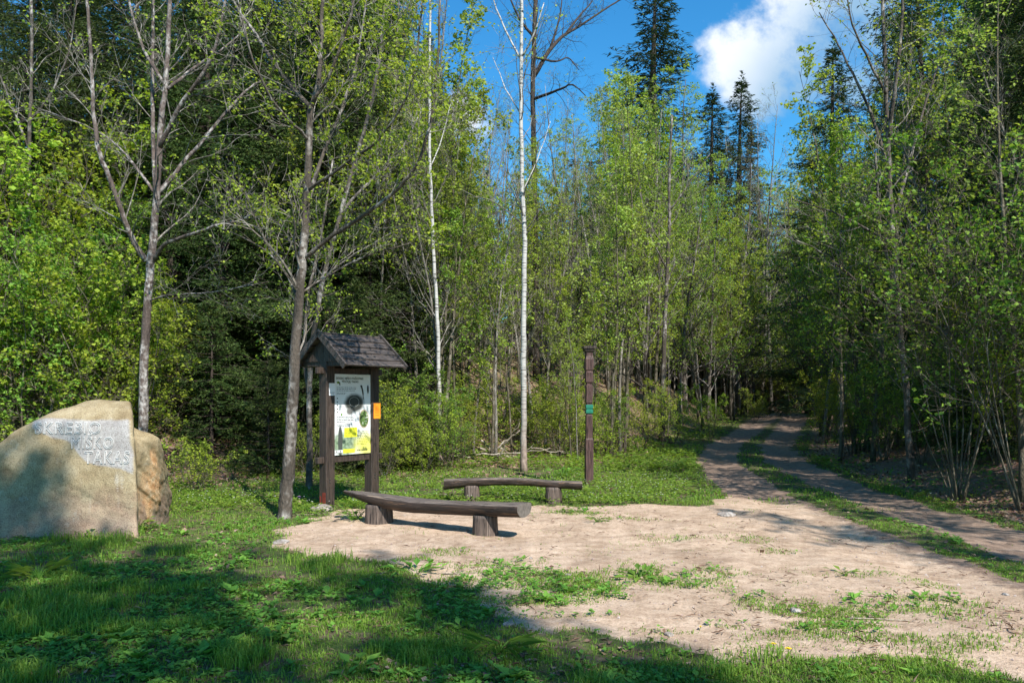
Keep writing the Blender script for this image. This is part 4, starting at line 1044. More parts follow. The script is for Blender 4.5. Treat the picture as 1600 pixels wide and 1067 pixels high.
# ------------------------------------------------------------------ timber things
MAT['wood_dark'] = wood_mat('dark stained timber', (.026, .018, .013), (.08, .054, .042), (30, 30, 1.5), None, .6)
MAT['wood_roof'] = wood_mat('weathered roof boards', (.035, .028, .025), (.115, .092, .082), (1.5, 30, 30), (.20, .17, .15), .65)
MAT['wood_post'] = wood_mat('red brown timber', (.045, .02, .017), (.115, .058, .05), (30, 30, 1.2), None, .6)
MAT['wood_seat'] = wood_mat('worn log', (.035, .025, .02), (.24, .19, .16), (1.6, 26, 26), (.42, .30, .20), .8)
MAT['wood_side'] = wood_mat('dark shaded log side', (.016, .010, .008), (.075, .046, .032), (1.6, 26, 26), (.26, .14, .07), .7)  # dark wood, darkened further to paint the shade of the bench front
MAT['wood_leg'] = wood_mat('log stump', (.042, .029, .022), (.15, .108, .086), (22, 22, 1.5), (.30, .23, .19), .7)
MAT['end_grain'] = flat_mat('grey end grain', (.17, .15, .13), .8, var=.5)
MAT['green_paint'] = flat_mat('green paint', (.012, .16, .10), .4, var=.2)
MAT['paper'] = flat_mat('white paper', (.78, .79, .80), .35, var=.04)
MAT['orange'] = flat_mat('orange paper', (.95, .30, .02), .5, var=.05)
MAT['ink'] = flat_mat('black ink', (.03, .035, .035), .5)
MAT['ink_orange'] = flat_mat('brown ink', (.45, .12, .01), .5)
MAT['ink_green'] = flat_mat('dark green ink', (.05, .075, .045), .5)
MAT['yellow'] = flat_mat('yellow print', (.78, .80, .05), .4)
MAT['yellow_text'] = flat_mat('olive print', (.33, .34, .04), .4)
MAT['rust'] = flat_mat('red primer iron', (.22, .035, .02), .6, var=.4)
MAT['metal'] = flat_mat('bolt steel', (.4, .4, .4), .35, 1.0)

BX, BY = -2.855, 12.35
BANG = math.atan2(.809, .588)
z_b = float(height(BX, BY))
nb_ = empty('notice_board', (BX, BY, z_b), BANG, 'dark timber notice board with a small shingled gable roof and a nature trail poster', 'notice board')
# local frame: +X along the board (away, right), -Y faces the clearing
L_ = .947
for (x0, bolt) in ((0.0, False), (L_, True)):
    mb = MB(); mb.box((x0, 0, 1.12), (.175, .175, 2.44), bev=.012); p_ = mesh_obj('post', mb.mesh('post', MAT['wood_dark']), nb_)
    mb = MB(); mb.box((x0-.089, -.03, .13), (.010, .07, .26), bev=.002); mb.box((x0-.089, .05, .10), (.010, .03, .2), bev=.002)
    if x0 < .1: br = mesh_obj('bracket', mb.mesh('bracket', MAT['rust']), p_)
    mb = MB()
    for zz in (.42, .47): mb.tube([(x0-.02, -.087, zz), (x0-.02, -.097, zz)], .010, 8)
    mesh_obj('bolt', mb.mesh('bolt', MAT['metal']), p_)
for (zz, hh) in ((2.13, .10), (.755, .10)):
    mb = MB(); mb.box((L_/2, 0, zz), (L_+.42, .07, hh), bev=.008); mesh_obj('crossbeam', mb.mesh('crossbeam', MAT['wood_dark']), nb_)
# tie beams and rafters carrying the roof
mb = MB()
for x0 in (-.03, L_+.03): mb.box((x0, 0, 2.24), (.08, .98, .09), bev=.006)
mesh_obj('tie_beam', mb.mesh('tie_beam', MAT['wood_dark']), nb_)
rf = empty('roof', (0, 0, 0)); bpy.data.objects.remove(rf)
W_, ZR, ZE = .575, 2.70, 2.195
ang = math.atan2(ZR-ZE, W_); sl = math.hypot(W_, ZR-ZE)
XA, XB = -.18, 1.137
def rotx(a): return np.array(((1, 0, 0), (0, math.cos(a), -math.sin(a)), (0, math.sin(a), math.cos(a))))
rrng = np.random.default_rng(4)
mb = MB()
for sgn in (-1, 1):
    nb2 = 5
    for i in range(nb2):
        t = (i+.5)/nb2; yv = sgn*W_*t; zv = ZR-(ZR-ZE)*t
        tilt = ang*.80
        mb.box(((XA+XB)/2+rrng.normal(0, .004), yv, zv+.012), (XB-XA-.05, sl/nb2*1.30, .022), rotx(-sgn*tilt if sgn > 0 else tilt), bev=.003)
roof = mesh_obj('roof', mb.mesh('roof', MAT['wood_roof']), nb_)
mb = MB(); mb.box(((XA+XB)/2, 0, ZR-.02), (XB-XA-.06, .06, .06), bev=.005)
for sgn in (-1, 1): mb.box(((XA+XB)/2, sgn*W_*.93, ZE+.03), (XB-XA-.06, .05, .05), bev=.005)
mesh_obj('rafter', mb.mesh('rafter', MAT['wood_dark']), roof)
for x0 in (XA, XB):
    mb = MB()
    for sgn in (-1, 1):
        mb.box((x0, sgn*W_/2, (ZR+ZE)/2+.01), (.028, sl+.06, .10), rotx(-sgn*ang), bev=.004)
    mesh_obj('bargeboard', mb.mesh('bargeboard', MAT['wood_roof']), roof)
mb = MB()      # gable infill boards
for x0 in (-.08, L_+.08):
    mb.add([(x0-.01, -W_*.80, 2.27), (x0-.01, W_*.80, 2.27), (x0-.01, 0, ZR-.06), (x0+.01, -W_*.80, 2.27), (x0+.01, W_*.80, 2.27), (x0+.01, 0, ZR-.06)], [(0, 1, 4, 3), (1, 2, 5, 4), (2, 0, 3, 5)], [(0, 2, 1), (3, 4, 5)])
mesh_obj('gable_infill', mb.mesh('gable_infill', MAT['wood_dark']), roof)
# poster
PX0, PX1, PZ0, PZ1 = .085, .862, .82, 2.085
yF = -.060
mb = MB(); mb.box(((PX0+PX1)/2, yF+.012, (PZ0+PZ1)/2), (PX1-PX0, .020, PZ1-PZ0), bev=.002)
def poster_mat():
    m_, nt, b, o = new_mat('printed poster')
    t = N(nt, 'ShaderNodeTexCoord'); s_ = N(nt, 'ShaderNodeSeparateXYZ'); lk(nt, t.outputs['Object'], s_.inputs[0])
    u = M(nt, 'DIVIDE', M(nt, 'SUBTRACT', s_.outputs[0], PX0), PX1-PX0); v = M(nt, 'DIVIDE', M(nt, 'SUBTRACT', s_.outputs[2], PZ0), PZ1-PZ0)
    n1 = noise(nt, 14, 5, t.outputs['Object'])
    def soft(cu_, cv_, ru, rv, s0, s1):
        a = M(nt, 'DIVIDE', M(nt, 'SUBTRACT', u, cu_), ru); b_ = M(nt, 'DIVIDE', M(nt, 'SUBTRACT', v, cv_), rv)
        r = M(nt, 'SQRT', M(nt, 'ADD', M(nt, 'MULTIPLY', a, a), M(nt, 'MULTIPLY', b_, b_)))
        m2 = N(nt, 'ShaderNodeMapRange', interpolation_type='SMOOTHSTEP'); m2.inputs['From Min'].default_value = s1; m2.inputs['From Max'].default_value = s0
        lk(nt, M(nt, 'ADD', r, M(nt, 'MULTIPLY', M(nt, 'SUBTRACT', n1, .5), .25)), m2.inputs['Value']); return m2.outputs[0]
    c = mixc(nt, soft(.55, .64, .26, .115, .75, 1.25), (.74, .76, .75), (.05, .055, .05))           # printed dark photo, soft edged
    c = mixc(nt, soft(.42, .535, .10, .05, .5, 1.2), c, (.16, .16, .15))
    c = mixc(nt, soft(.30, .14, .42, .17, .6, 1.1), c, ramp(nt, n1, [(.35, (.10, .16, .09)), (.6, (.30, .38, .26))]))   # woodland picture
    c = mixc(nt, soft(.17, .17, .065, .20, .8, 1.1), c, (.07, .08, .07))
    c = mixc(nt, soft(.90, .10, .35, .16, .4, 1.4), c, (.72, .70, .16))
    lk(nt, c, b.inputs['Base Color']); b.inputs['Roughness'].default_value = .22
    return m_
pm = poster_mat(); pst = mesh_obj('poster', mb.mesh('poster', pm), nb_)
PW, PH = PX1-PX0, PZ1-PZ0
def pu(u, v, lay=0): return (PX0+u*PW, yF-.0015*(lay+1), PZ0+v*PH)
def sheet(mb, u0, v0, u1, v1, lay=0):
    a = pu(u0, v0, lay); c = pu(u1, v1, lay)
    mb.add([(a[0], a[1], a[2]), (c[0], a[1], a[2]), (c[0], a[1], c[2]), (a[0], a[1], c[2])], [(0, 1, 2, 3)])
def dashes(mb, u0, v0, u1, v1, rows, rng_, lay=1, th=.45):
    hh = (v1-v0)/rows
    for i in range(rows):
        v = v1-(i+.5)*hh; u = u0; end = u1-(rng_.uniform(0, .25)*(u1-u0) if i == rows-1 else rng_.uniform(0, .03))
        while u < end:
            w = min(rng_.uniform(.02, .07), end-u); sheet(mb, u, v-hh*th/2, u+w, v+hh*th/2, lay); u += w+.012
def disc(mb, u, v, ru, rv, lay, n=28, ring=None):
    a = np.arange(n)/n*2*math.pi
    c = pu(u, v, lay)
    o_ = [(c[0]+math.cos(t)*ru*PW, c[1], c[2]+math.sin(t)*rv*PH) for t in a]
    if ring:
        i_ = [(c[0]+math.cos(t)*ru*PW*ring, c[1], c[2]+math.sin(t)*rv*PH*ring) for t in a]
        mb.add(o_+i_, [(k_, (k_+1) % n, n+(k_+1) % n, n+k_) for k_ in range(n)])
    else: mb.add(o_+[c], None, [(n, k_, (k_+1) % n) for k_ in range(n)])
prng = np.random.default_rng(3)
mb = MB()
dashes(mb, .07, .785, .60, .845, 3, prng, 0, .3); dashes(mb, .07, .745, .34, .775, 2, prng, 0, .3); dashes(mb, .07, .40, .55, .48, 4, prng, 0, .3); dashes(mb, .07, .35, .5, .385, 2, prng, 0, .3)
for vv in (.70, .655, .615, .57, .53): sheet(mb, .075, vv-.008, .10, vv+.008, 0)
sheet(mb, .63, .06, .97, .062, 0); dashes(mb, .62, .035, .96, .055, 1, prng, 0, .6)
mesh_obj('printed_lines', mb.mesh('printed_lines', MAT['ink']), pst)
mb = MB(); sheet(mb, .27, .215, .62, .335, 0); sheet(mb, .24, .02, .56, .07, 0); mesh_obj('yellow_panel', mb.mesh('yellow_panel', MAT['yellow']), pst)
mb = MB(); dashes(mb, .29, .225, .60, .328, 6, prng, 1, .4); dashes(mb, .62, .11, .95, .29, 9, prng, 0, .3); mesh_obj('printed_lines', mb.mesh('printed_lines', MAT['yellow_text']), pst)
mb = MB(); sheet(mb, .02, .03, .23, .062, 1); mesh_obj('logo_strip', mb.mesh('logo_strip', MAT['paper']), pst)
mb = MB(); disc(mb, .07, .046, .02, .010, 2, 12); disc(mb, .17, .046, .018, .010, 2, 12); disc(mb, .08, .865, .0, .0, 2, 8); mesh_obj('logo_mark', mb.mesh('logo_mark', MAT['ink_green']), pst)
# round flower picture
mb = MB(); disc(mb, .81, .44, .135, .118, 0, ring=.88); mesh_obj('picture_ring', mb.mesh('picture_ring', flat_mat('tan ring', (.45, .36, .25), .4)), pst)
m_, nt, b, o = new_mat('flower picture'); nn = noise(nt, 26, 3); lk(nt, ramp(nt, nn, [(.38, (.03, .05, .02)), (.5, (.10, .17, .05)), (.6, (.16, .24, .08)), (.66, (.7, .7, .68))]), b.inputs['Base Color']); b.inputs['Roughness'].default_value = .25
mb = MB(); disc(mb, .81, .44, .118, .104, 0); mesh_obj('round_picture', mb.mesh('round_picture', m_), pst)
mb = MB(); disc(mb, .54, .655, .135, .062, 0, ring=.93); mesh_obj('map_ring', mb.mesh('map_ring', flat_mat('grey print', (.28, .30, .28), .4)), pst)
# printed birds and little tree mark
def polyp(mb, pts, lay=1):
    V_ = [pu(u, v, lay) for (u, v) in pts]; cu_, cv_ = np.mean([p[0] for p in pts]), np.mean([p[1] for p in pts])
    n_ = len(V_); mb.add(V_+[pu(cu_, cv_, lay)], None, [(n_, i, (i+1) % n_) for i in range(n_)])
mb = MB(); polyp(mb, [(.70, .862), (.735, .868), (.76, .858), (.765, .84), (.79, .80), (.80, .76), (.795, .73), (.81, .68), (.79, .69), (.775, .73), (.755, .78), (.74, .82), (.73, .85)])
polyp(mb, [(.905, .865), (.93, .87), (.945, .84), (.945, .79), (.93, .76), (.91, .765), (.895, .80), (.895, .84)])
polyp(mb, [(.135, .90), (.16, .90), (.165, .86), (.14, .86)]); mesh_obj('printed_bird', mb.mesh('printed_bird', MAT['ink']), pst)
mb = MB(); polyp(mb, [(.07, .895), (.10, .912), (.14, .905), (.135, .885), (.10, .88)]); disc(mb, .2, .50, .022, .016, 1, 10); mesh_obj('printed_leaf', mb.mesh('printed_leaf', flat_mat('green print', (.12, .26, .04), .4)), pst)
def text_on(parent, txt, u, v, w, h, matn, lay=1, name='title'):
    cu_ = bpy.data.curves.new(name, 'FONT'); cu_.body = txt; cu_.size = 1; cu_.align_x = 'LEFT'; cu_.offset = .012
    to = bpy.data.objects.new('tmp', cu_); col.objects.link(to); dg = bpy.context.evaluated_depsgraph_get()
    tm = bpy.data.meshes.new_from_object(to.evaluated_get(dg)); bpy.data.objects.remove(to)
    P = np.array([q.co[:] for q in tm.vertices]); x0, x1 = P[:, 0].min(), P[:, 0].max()
    for q, p in zip(tm.vertices, P): q.co = pu(u+(p[0]-x0)/(x1-x0)*w, v+p[1]/.7*h, lay)
    tm.materials.clear(); tm.materials.append(MAT[matn]); mesh_obj(name, tm, parent)
text_on(pst, 'SKREBIO MIŠKO PAŽINTINIS', .05, .935, .74, .026, 'ink_green')
text_on(pst, 'PĖSČIŲJŲ TAKAS', .21, .895, .44, .026, 'ink_green')
# sheets pinned to the posts
mb = MB(); mb.box((.005+.02, -.0895, 1.845), (.125, .003, .19)); qs = mesh_obj('white_notice', mb.mesh('white_notice', MAT['paper']), nb_)
mb = MB()
for k_ in range(2): mb.box((.025, -.0918, 1.795-.018*k_), (.09-.03*k_, .0008, .006))
mesh_obj('printed_lines', mb.mesh('printed_lines', MAT['ink']), qs)
mb = MB(); mb.box((L_+.03, -.0895, 1.50), (.15, .003, .25)); os_ = mesh_obj('orange_notice', mb.mesh('orange_notice', MAT['orange']), nb_)
mb = MB()
for k_, w_ in enumerate((.06, .10, .11, .10, .11, .09, 0, .08)):
    if w_: mb.box((L_+.03, -.0918, 1.575-.021*k_), (w_, .0008, .007))
mesh_obj('printed_lines', mb.mesh('printed_lines', MAT['ink_orange']), os_)

# benches
def log_seat(P, wid, thick, seed, flat_top=True, n=40, k=22):
    """half log: flat worn top, round belly; P = top centre line"""
    r_ = np.random.default_rng(seed); P = np.asarray(P, float)
    t = np.linspace(0, len(P)-1, n); ii = np.arange(len(P)); C = np.stack([np.interp(t, ii, P[:, c]) for c in range(3)], 1)
    for _ in range(4): C[1:-1] = (C[:-2]+2*C[1:-1]+C[2:])/4
    wi = np.interp(np.linspace(0, 1, n), np.linspace(0, 1, len(wid)), wid); th = np.interp(np.linspace(0, 1, n), np.linspace(0, 1, len(thick)), thick)
    T = np.gradient(C, axis=0); T /= np.linalg.norm(T, axis=1)[:, None]; S = np.cross(T, (0, 0, 1.)); S /= np.linalg.norm(S, axis=1)[:, None]
    # section: top from +w to -w, belly below
    a = np.linspace(0, math.pi, k-6)
    sec = [(math.cos(q)*(1.0), -(.10+.90*math.sin(q)**.75)) for q in a]
    topx = np.linspace(-.86, .86, 6); sec += [(q, .0+.012*math.cos(q*3)) for q in topx]
    sec = np.array(sec)
    V = C[:, None, :]+S[:, None, :]*(sec[None, :, 0]*wi[:, None]/2)[..., None]+np.array((0, 0, 1.))[None, None]*(sec[None, :, 1]*th[:, None])[..., None]
    nn_ = fbm(np.arange(n)[:, None]*.35+np.zeros(k), np.arange(k)[None, :]*.6+np.zeros((n, 1)), 1.0, seed, 3)-.5
    V = V+S[:, None, :]*(nn_*.035)[..., None]+np.array((0, 0, 1.))*(nn_*.018)[..., None]
    V = V.reshape(-1, 3); i = np.arange(n-1)[:, None]*k; j = np.arange(k)[None, :]; j2 = (j+1) % k
    Q = np.stack((i+j, i+k+j, i+k+j2, i+j2), -1).reshape(-1, 4)
    mb = MB()
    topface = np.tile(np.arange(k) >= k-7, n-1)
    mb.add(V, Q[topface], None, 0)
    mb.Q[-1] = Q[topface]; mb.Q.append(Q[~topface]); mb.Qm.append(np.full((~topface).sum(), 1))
    V2 = np.vstack((V[:k], V[:k].mean(0), V[-k:], V[-k:].mean(0)))
    jj = np.arange(k); T1 = np.stack((np.full(k, k), jj, (jj+1) % k), 1); T2 = np.stack((np.full(k, 2*k+1), k+1+(jj+1) % k, k+1+jj), 1)
    mb.add(V2, None, np.vstack((T1, T2)), 2)
    return mb
def bench(label, C0, seat_pts, wid, thick, legs, seed):
    z0 = 0
    root = empty('log_bench', (C0[0], C0[1], 0), 0, label, 'bench')
    mb = log_seat(np.array(seat_pts)-np.array((C0[0], C0[1], 0)), wid, thick, seed)
    d_ = np.array(seat_pts[-1])-np.array(seat_pts[0])
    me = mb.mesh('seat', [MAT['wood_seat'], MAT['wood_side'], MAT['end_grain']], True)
    # turn so that the grain runs along local X
    az = math.atan2(d_[1], d_[0]); R = Matrix.Rotation(-az, 4, 'Z'); me.transform(R)
    so = mesh_obj('seat', me, root); so.rotation_euler = (0, 0, az)
    r_ = np.random.default_rng(seed+5)
    for (lx, ly, rad, top, lean) in legs:
        gz = float(height(lx, ly))-.06
        zs = np.linspace(gz, top, 8); kk = 20; a = np.arange(kk)/kk*2*math.pi
        mb = MB(); rr = rad*(1.06-.08*np.linspace(0, 1, 8))
        bump_ = 1+.05*np.sin(a*3+r_.uniform(0, 6))+.03*np.sin(a*7)
        V = np.array([[(lx-C0[0]+math.cos(q)*r0_*bb+lean*(z-gz), ly-C0[1]+math.sin(q)*r0_*bb*.85, z) for q, bb in zip(a, bump_)] for z, r0_ in zip(zs, rr)]).reshape(-1, 3)
        i = np.arange(7)[:, None]*kk; j = np.arange(kk)[None, :]; j2 = (j+1) % kk
        V = np.vstack((V, (lx-C0[0]+lean*(top-gz), ly-C0[1], top)))
        mb.add(V, np.stack((i+j, i+j2, i+kk+j2, i+kk+j), -1).reshape(-1, 4), np.stack((np.full(kk, 8*kk), 7*kk+np.arange(kk), 7*kk+(np.arange(kk)+1) % kk), 1))
        mesh_obj('leg', mb.mesh('leg', MAT['wood_leg'], True), root)
    return root
ax = np.array((.855, -.52)); Lc = np.array((-1.80, 10.83)); Rc = np.array((-.34, 9.93))
def onax(t, z): q = Lc+ax*t; return (q[0], q[1], z)
bench('nearer half log bench on two thick stumps at the edge of the sand', (-1.07, 10.38),
      [onax(-.62, .395), onax(-.3, .39), onax(.1, .375), onax(.6, .355), onax(1.1, .36), onax(1.7, .385), onax(2.0, .40), onax(2.28, .415)],
      [.06, .22, .30, .33, .33, .34, .34, .35, .34], [.04, .10, .17, .185, .17, .165, .165, .165, .17],
      [(Lc[0], Lc[1], .185, .25, .0), (Rc[0], Rc[1], .155, .24, .0)], 21)
bench('farther log bench, darker and thinner, in the green herbs behind the nearer one', (0, 12.85),
      [(-1.09, 12.9, .375), (-.7, 12.9, .385), (-.2, 12.88, .40), (.3, 12.85, .385), (.7, 12.82, .355), (1.12, 12.8, .345)],
      [.22, .24, .22, .2, .22, .25], [.17, .13, .12, .11, .12, .13],
      [(-.65, 12.9, .125, .28, 0), (.66, 12.82, .13, .26, 0)], 33)

# carved trail post
TX, TY = 1.495, 15.55; tz = float(height(TX, TY))-.02
tp = empty('carved_post', (TX, TY, tz), .12, 'tall slim red brown carved trail post with a green band and flat cap', 'post')
def sq(mb, prof, w=.085):
    """square section swept along z: list of (z, half width)"""
    V = []; Q = []
    for z, h in prof: V += [(-h, -h, z), (h, -h, z), (h, h, z), (-h, h, z)]
    for i in range(len(prof)-1):
        for j in range(4): Q.append((i*4+j, i*4+(j+1) % 4, i*4+4+(j+1) % 4, i*4+4+j))
    n_ = len(prof)-1; Q += [(0, 3, 2, 1), (n_*4, n_*4+1, n_*4+2, n_*4+3)]
    mb.add(V, Q)
mb = MB(); sq(mb, [(-.3, .074), (.90, .074), (.915, .070), (.93, .062), (1.37, .060), (1.39, .046), (1.60, .046), (1.62, .061), (1.95, .063), (1.965, .048), (1.99, .048), (2.02, .068), (2.20, .072), (2.215, .060), (2.24, .060), (2.255, .073), (2.46, .078), (2.53, .062), (2.60, .062)])
mesh_obj('shaft', mb.mesh('shaft', MAT['wood_post']), tp)
mb = MB(); sq(mb, [(1.405, .058), (1.42, .069), (1.475, .069), (1.487, .056), (1.50, .056), (1.512, .069), (1.57, .069), (1.58, .058)]); mesh_obj('green_band', mb.mesh('green_band', MAT['green_paint']), tp)
mb = MB(); sq(mb, [(2.585, .064), (2.625, .095), (2.66, .098), (2.665, .122), (2.70, .124), (2.71, .115)]); mesh_obj('cap', mb.mesh('cap', MAT['wood_dark']), tp)
mb = MB(); mb.tube([(0, -.083, .12), (0, -.093, .12)], .012, 8); mesh_obj('bolt', mb.mesh('bolt', MAT['metal']), tp)

# ------------------------------------------------------------------ small things
MAT['stone'] = bark_mat('pale stone', (.22, .18, .15), (.36, .31, .27), (.52, .48, .44), .5)
def rock(px, py, r, label, seed, flat=.55, group=None):
    p = ground_at(px, py); r_ = np.random.default_rng(seed)
    import bmesh
    bm = bmesh.new(); bmesh.ops.create_icosphere(bm, subdivisions=3, radius=1)
    for v in bm.verts:
        c = v.co; k_ = 1+.35*(float(vnoise(c.x*1.6+seed, c.y*1.6+c.z, seed))-.5)+.15*(float(vnoise(c.x*4+seed, c.y*4+c.z*3, seed+3))-.5)
        v.co = Vector((c.x*k_*1.25, c.y*k_, c.z*k_*flat))*r
    me = bpy.data.meshes.new('rock'); bm.to_mesh(me); bm.free(); me.materials.append(MAT['stone'])
    o_ = mesh_obj('rock', me, label=label, cat='stone', group=group); o_.location = (p[0], p[1], p[2]+r*flat*.35); o_.rotation_euler = (0, 0, float(r_.uniform(0, 6)))
rock(503, 797, .13, 'rounded pinkish stone at the foot of the notice board', 1, .5)
rock(438, 848, .10, 'flat pale stone at the left tip of the sand', 2, .25)
rock(1135, 805, .12, 'flat light grey stone lying at the start of the track', 3, .3)
rock(1243, 957, .035, 'small round stone in a grass patch on the sand', 4, .8)
rock(830, 873, .02, 'tiny dark stone on the sand right of the nearer bench', 5, .7)
rock(888, 900, .025, 'small stone left of the dark weed on the sand', 6, .7)
rock(1045, 992, .03, 'small grey stone at the shadow edge on the sand', 8, .6)
rock(795, 977, .04, 'small stone where the grass shadow meets the sand', 7, .5)
rock(1572, 930, .025, 'tiny dark stone near the right edge of the sand', 9, .6)

def plant(px, py, n, size, h, label, seed, cat='plant', matn='herb', asp=.4, group=None, spread=.15, name='leafy_plant'):
    p = ground_at(px, py); r_ = np.random.default_rng(seed); mb = MB(); root = empty(name, tuple(float(v) for v in p), 0, label, cat, group)
    a = r_.uniform(0, 2*math.pi, n); rad = spread*np.sqrt(r_.uniform(0, 1, n)); z = h*r_.uniform(.25, 1, n)
    tips = np.stack((np.cos(a)*rad, np.sin(a)*rad, z), 1); st = MB()
    for q in range(n):
        st.tube([(tips[q][0]*.2, tips[q][1]*.2, -.01), (tips[q][0]*.6, tips[q][1]*.6, z[q]*.7), tips[q]], [.004, .003, .002], 3, cap=False)
    D = np.stack((np.cos(a), np.sin(a), r_.uniform(-.2, .5, n)), 1)
    V, T = leaf_arrays(tips, size*r_.uniform(.7, 1.2, n), r_, asp=asp, up=.85, D=D); mb.add(V, None, T)
    mesh_obj('leaves', mb.mesh('leaves', MAT[matn]), root); mesh_obj('stems', st.mesh('stems', MAT['herb']), root)
    return root
plant(15, 832, 70, .11, .30, 'bushy dark green weed in front of the left end of the boulder', 31, spread=.22)
plant(64, 838, 7, .20, .16, 'upright broad leaved weed in front of the boulder', 32, asp=.22, spread=.04)
plant(150, 836, 30, .09, .14, 'low weed growing against the middle of the boulder foot', 33, spread=.25)
plant(215, 830, 36, .08, .16, 'light green weed at the right foot of the boulder', 34, spread=.25, matn='leaf_mid')
plant(650, 893, 26, .13, .07, 'flat sprawling dock weed on the grass left of the sandy patch', 35, spread=.26, asp=.25)
plant(1000, 905, 18, .12, .07, 'dark dock weed in the grass patch on the sand', 36, spread=.18, asp=.25)
plant(1320, 896, 9, .09, .04, 'small flat weed on the bare sand near the track', 37, spread=.16, asp=.25)
plant(555, 812, 44, .09, .16, 'bright green weed behind the left stump of the nearer bench', 38, spread=.28, matn='leaf_mid')
plant(880, 745, 60, .10, .22, 'dark green herb clump at the foot of the tall birch', 39, spread=.35)
plant(60, 905, 40, .26, .12, 'tall tuft of grass blades in the shaded lawn below the boulder', 40, spread=.12, asp=.014, matn='grass')
plant(440, 1000, 12, .10, .07, 'broad leaved plantain in the middle of the shaded lawn', 41, spread=.08, asp=.3)
plant(780, 1020, 30, .22, .10, 'dark tuft of grass at the bottom edge near the centre', 42, spread=.12, asp=.014, matn='grass')
plant(290, 915, 14, .10, .06, 'pale green plantain in the shaded lawn right of the grass tuft', 43, spread=.12, asp=.3)
plant(560, 1050, 8, .12, .07, 'small plantain at the bottom edge of the lawn', 44, spread=.08, asp=.35)
plant(935, 815, 24, .12, .08, 'small tuft of grass on the sand beyond the nearer bench', 45, spread=.14, asp=.03, matn='grass')
# dandelions
MAT['dandelion'] = flat_mat('yellow petals', (.85, .60, .01), .6); MAT['violet'] = flat_mat('violet petals', (.30, .10, .45), .6)
def flower(px, py, h, r, matn, label, group=None, name='dandelion', npet=16):
    p = ground_at(px, py); root = empty(name, tuple(float(v) for v in p), 0, label, 'flower', group)
    mb = MB(); mb.tube([(0, 0, -.01), (.01, 0, h*.6), (.012, .0, h)], [.003, .0025, .0025], 5); mesh_obj('stem', mb.mesh('stem', MAT['herb']), root)
    mb = MB(); r_ = np.random.default_rng(int(px))
    for lay, (k_, rr) in enumerate(((npet, r), (npet-4, r*.6))):
        a = np.arange(k_)/k_*2*math.pi; P = np.tile((.012, 0, h+.003*lay), (k_, 1))
        V, T = leaf_arrays(P, rr, r_, asp=.2, up=1, D=np.stack((np.cos(a), np.sin(a), np.full(k_, .25+.4*lay)), 1)); mb.add(V, None, T)
    mesh_obj('petals', mb.mesh('petals', MAT[matn]), root)
flower(1206, 1020, .06, .022, 'dandelion', 'yellow dandelion left of the two at the bottom right')
flower(1229, 1028, .06, .026, 'dandelion', 'yellow dandelion right of the two at the bottom right')
flower(1092, 985, .03, .012, 'dandelion', 'tiny yellow dandelion on the sand near the shadow edge')
flower(690, 1027, .04, .014, 'dandelion', 'single yellow dandelion in the shaded lawn')
flower(466, 790, .14, .035, 'violet', 'violet wild flower between the tree foot and the notice board', name='violet_flower')
# dead branches lying behind the birch
br = np.random.default_rng(9)
BL = [((762, 722), (812, 672), 5), ((750, 700), (800, 715), 4), ((700, 718), (800, 716), 3), ((778, 715), (812, 660), 3), ((752, 688), (768, 705), 4), ((790, 715), (825, 735), 3), ((740, 712), (860, 700), 3), ((830, 700), (890, 708), 2.5), ((782, 700), (806, 742), 3), ((735, 715), (775, 705), 2.5), ((810, 660), (822, 640), 2), ((676, 712), (735, 714), 5)]
for i, ((x0, y0), (x1, y1), w) in enumerate(BL):
    d0 = 20.5+br.uniform(-.5, .7); A = at(x0, y0, d0); B = at(x1, y1, d0+br.uniform(-.5, .6))
    A[2] = max(A[2], float(height(A[0], A[1]))+.02); B[2] = max(B[2], float(height(B[0], B[1]))+.03)
    t = np.linspace(0, 1, 9)[:, None]; P = A*(1-t)+B*t; P[1:-1] += br.normal(0, .02, (7, 3)); loc = P[0].copy()
    mb = MB(); mb.tube(P-loc, np.linspace(w, w*.4, 9)/F*d0/2, 6)
    for q in range(2):
        p, d = sample(P-loc, br.uniform(.3, .8)); Q = wobble(p, side_dir(d, .6, br), .35, 3, br, .1); mb.tube(Q, np.linspace(.010, .003, 4), 4)
    o_ = mesh_obj('fallen_branch', mb.mesh('fallen_branch', MAT['dead'], True), label='bleached dead branch in the heap behind the tall birch', cat='branch', group='dead branches heaped behind the birch'); o_.location = tuple(float(v) for v in loc)
for i, (px, py, L, lab) in enumerate([(1325, 968, .45, 'thin pale stick lying on the sand below the grass patch'), (690, 898, .35, 'short stick beside the dock weed'), (455, 806, .5, 'thin stick lying on the grass behind the left foot of the notice board'), (1100, 755, .5, 'thin stick at the left verge of the track')]):
    p = ground_at(px, py); mb = MB(); Q = wobble((0, 0, .012), (1, .15*(i-1), 0), L, 5, br, .08); Q[:, 2] = .012; mb.tube(Q, np.linspace(.008, .004, 6), 5)
    o_ = mesh_obj('fallen_twig', mb.mesh('fallen_twig', MAT['dead'], True), label=lab, cat='twig'); o_.location = tuple(float(v) for v in p)
print('objects', len(bpy.data.objects))

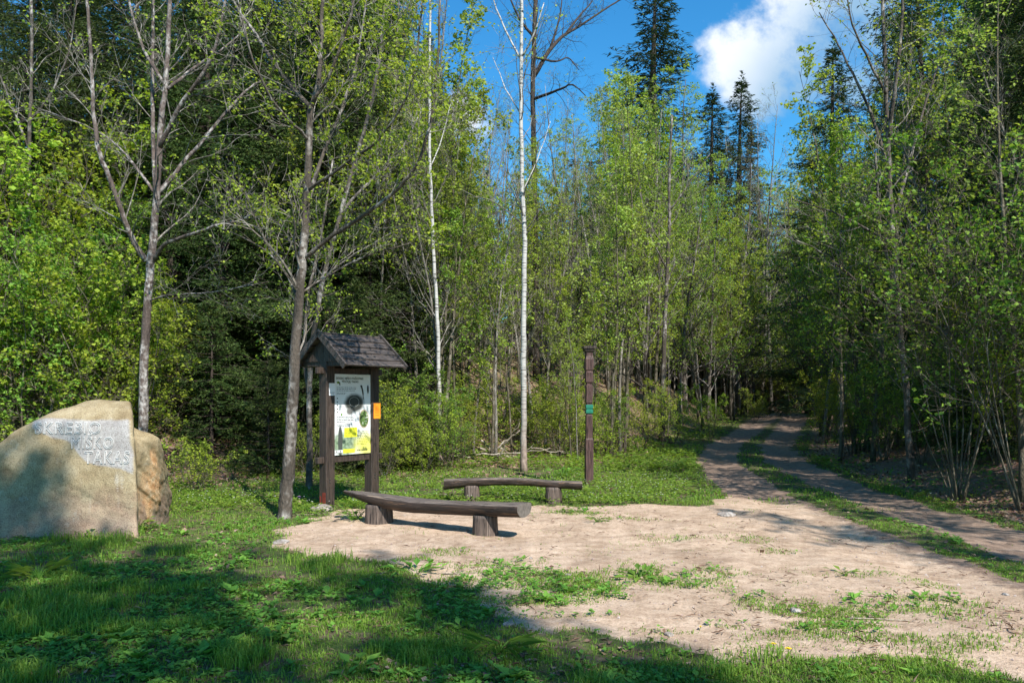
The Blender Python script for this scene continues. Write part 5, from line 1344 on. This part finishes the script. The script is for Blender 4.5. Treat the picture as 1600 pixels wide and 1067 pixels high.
# big groups: say between which landmarks a tree stands
ZON = [(-999, 230, 'behind the boulder'), (230, 440, 'between the boulder and the notice board'), (440, 590, 'behind the notice board'), (590, 686, 'between the notice board and the slim birch'),
       (686, 819, 'between the two white birches'), (819, 920, 'between the tall birch and the carved post'), (920, 1034, 'just right of the carved post'), (1034, 1170, 'left of the track'), (1170, 1300, 'at the far bend of the track'),
       (1300, 1430, 'on the bank where the track bends'), (1430, 1530, 'around the many stemmed hazel'), (1530, 9999, 'at the right edge')]
from collections import defaultdict
cnt = defaultdict(list)
for o in bpy.data.objects:
    if o.parent is None and 'group' in o and 'label' in o and 'viewer' not in o['group']: cnt[(o['group'], o['label'])].append(o)
for (g_, l_), L in cnt.items():
    if len(L) > 14:
        nm_ = {'thin young trees in the middle thicket': ('thin young trees', 'slim pale leafed young tree'), 'dark spruces on the left slope': ('tall dark spruces', 'tall dark spruce'),
               'trees on the bank right of the track': ('green leafed trees', 'green leafed tree in the dense wood'), 'leafy trees at the back of the thicket': ('leafy trees', 'leafy tree at the back of the thicket'),
               'distant spruces behind the thicket': ('distant spruces', 'distant dark spruce'), 'low bushes at the edge of the thicket': ('low bushes', 'low yellow green bush'), 'low shrubs behind the benches': ('low shrubs', 'knee high leafy shrub'), 'low shrubs behind the boulder': ('low shrubs', 'small low leafy shrub'), 'bushes on the bank right of the track': ('bank bushes', 'green bush'), 'trees at the far bend of the track': ('green trees', 'green tree'), 'sunlit bushes at the far bend': ('sunlit bushes', 'sunlit leafy bush'), 'leafy trees above the middle thicket': ('full crowned trees', 'full crowned light green tree'), 'leafy bushes behind the boulder': ('yellow green bushes', 'bright yellow green bush'), 'thin young trees on the right verge': ('thin young trees', 'thin pale stemmed young tree'), 'thin young trees on the left verge': ('thin young trees', 'thin pale stemmed young tree'), 'spruces in the far wood': ('far spruces', 'spruce in the far wood')}.get(g_, (g_, 'small '+l_.split(' in ')[0]))
        for o in L:
            px_ = 800+F*o.location[0]/o.location[1]; z_ = [z for a, b, z in ZON if a <= px_ < b][0]
            far_ = '' if len(L) < 100 else (', nearer row' if o.location[1] < 27 else ', farther back')
            o['label'] = nm_[1]+' '+z_+far_; o['group'] = nm_[0]+' '+z_+far_
# labels of small groups: say which one, by place from left to right
from collections import defaultdict
grp = defaultdict(list)
for o in bpy.data.objects:
    if o.parent is None and 'group' in o and 'label' in o: grp[(o['group'], o['label'])].append(o)
ORD = ['leftmost', 'second from the left', 'third from the left', 'fourth from the left', 'fifth from the left', 'sixth from the left', 'seventh from the left', 'eighth from the left', 'ninth from the left', 'tenth from the left', 'eleventh from the left', 'twelfth from the left', 'thirteenth from the left', 'fourteenth from the left']
for (g_, l_), L in grp.items():
    if 2 <= len(L) <= 14 and 'viewer' not in g_:
        L.sort(key=lambda o: o.location[0]/max(o.location[1], .1)); n_ = len(L)
        for i, o in enumerate(L):
            k_ = min(i, n_-1-i)
            w = ORD[k_] if i <= n_-1-i else ORD[k_].replace('left', 'right')
            if k_ == i == n_-1-i and n_ > 2: w = 'middle one'
            t_ = w+' of the '+g_
            if len(t_.split()) <= 16: o['label'] = t_
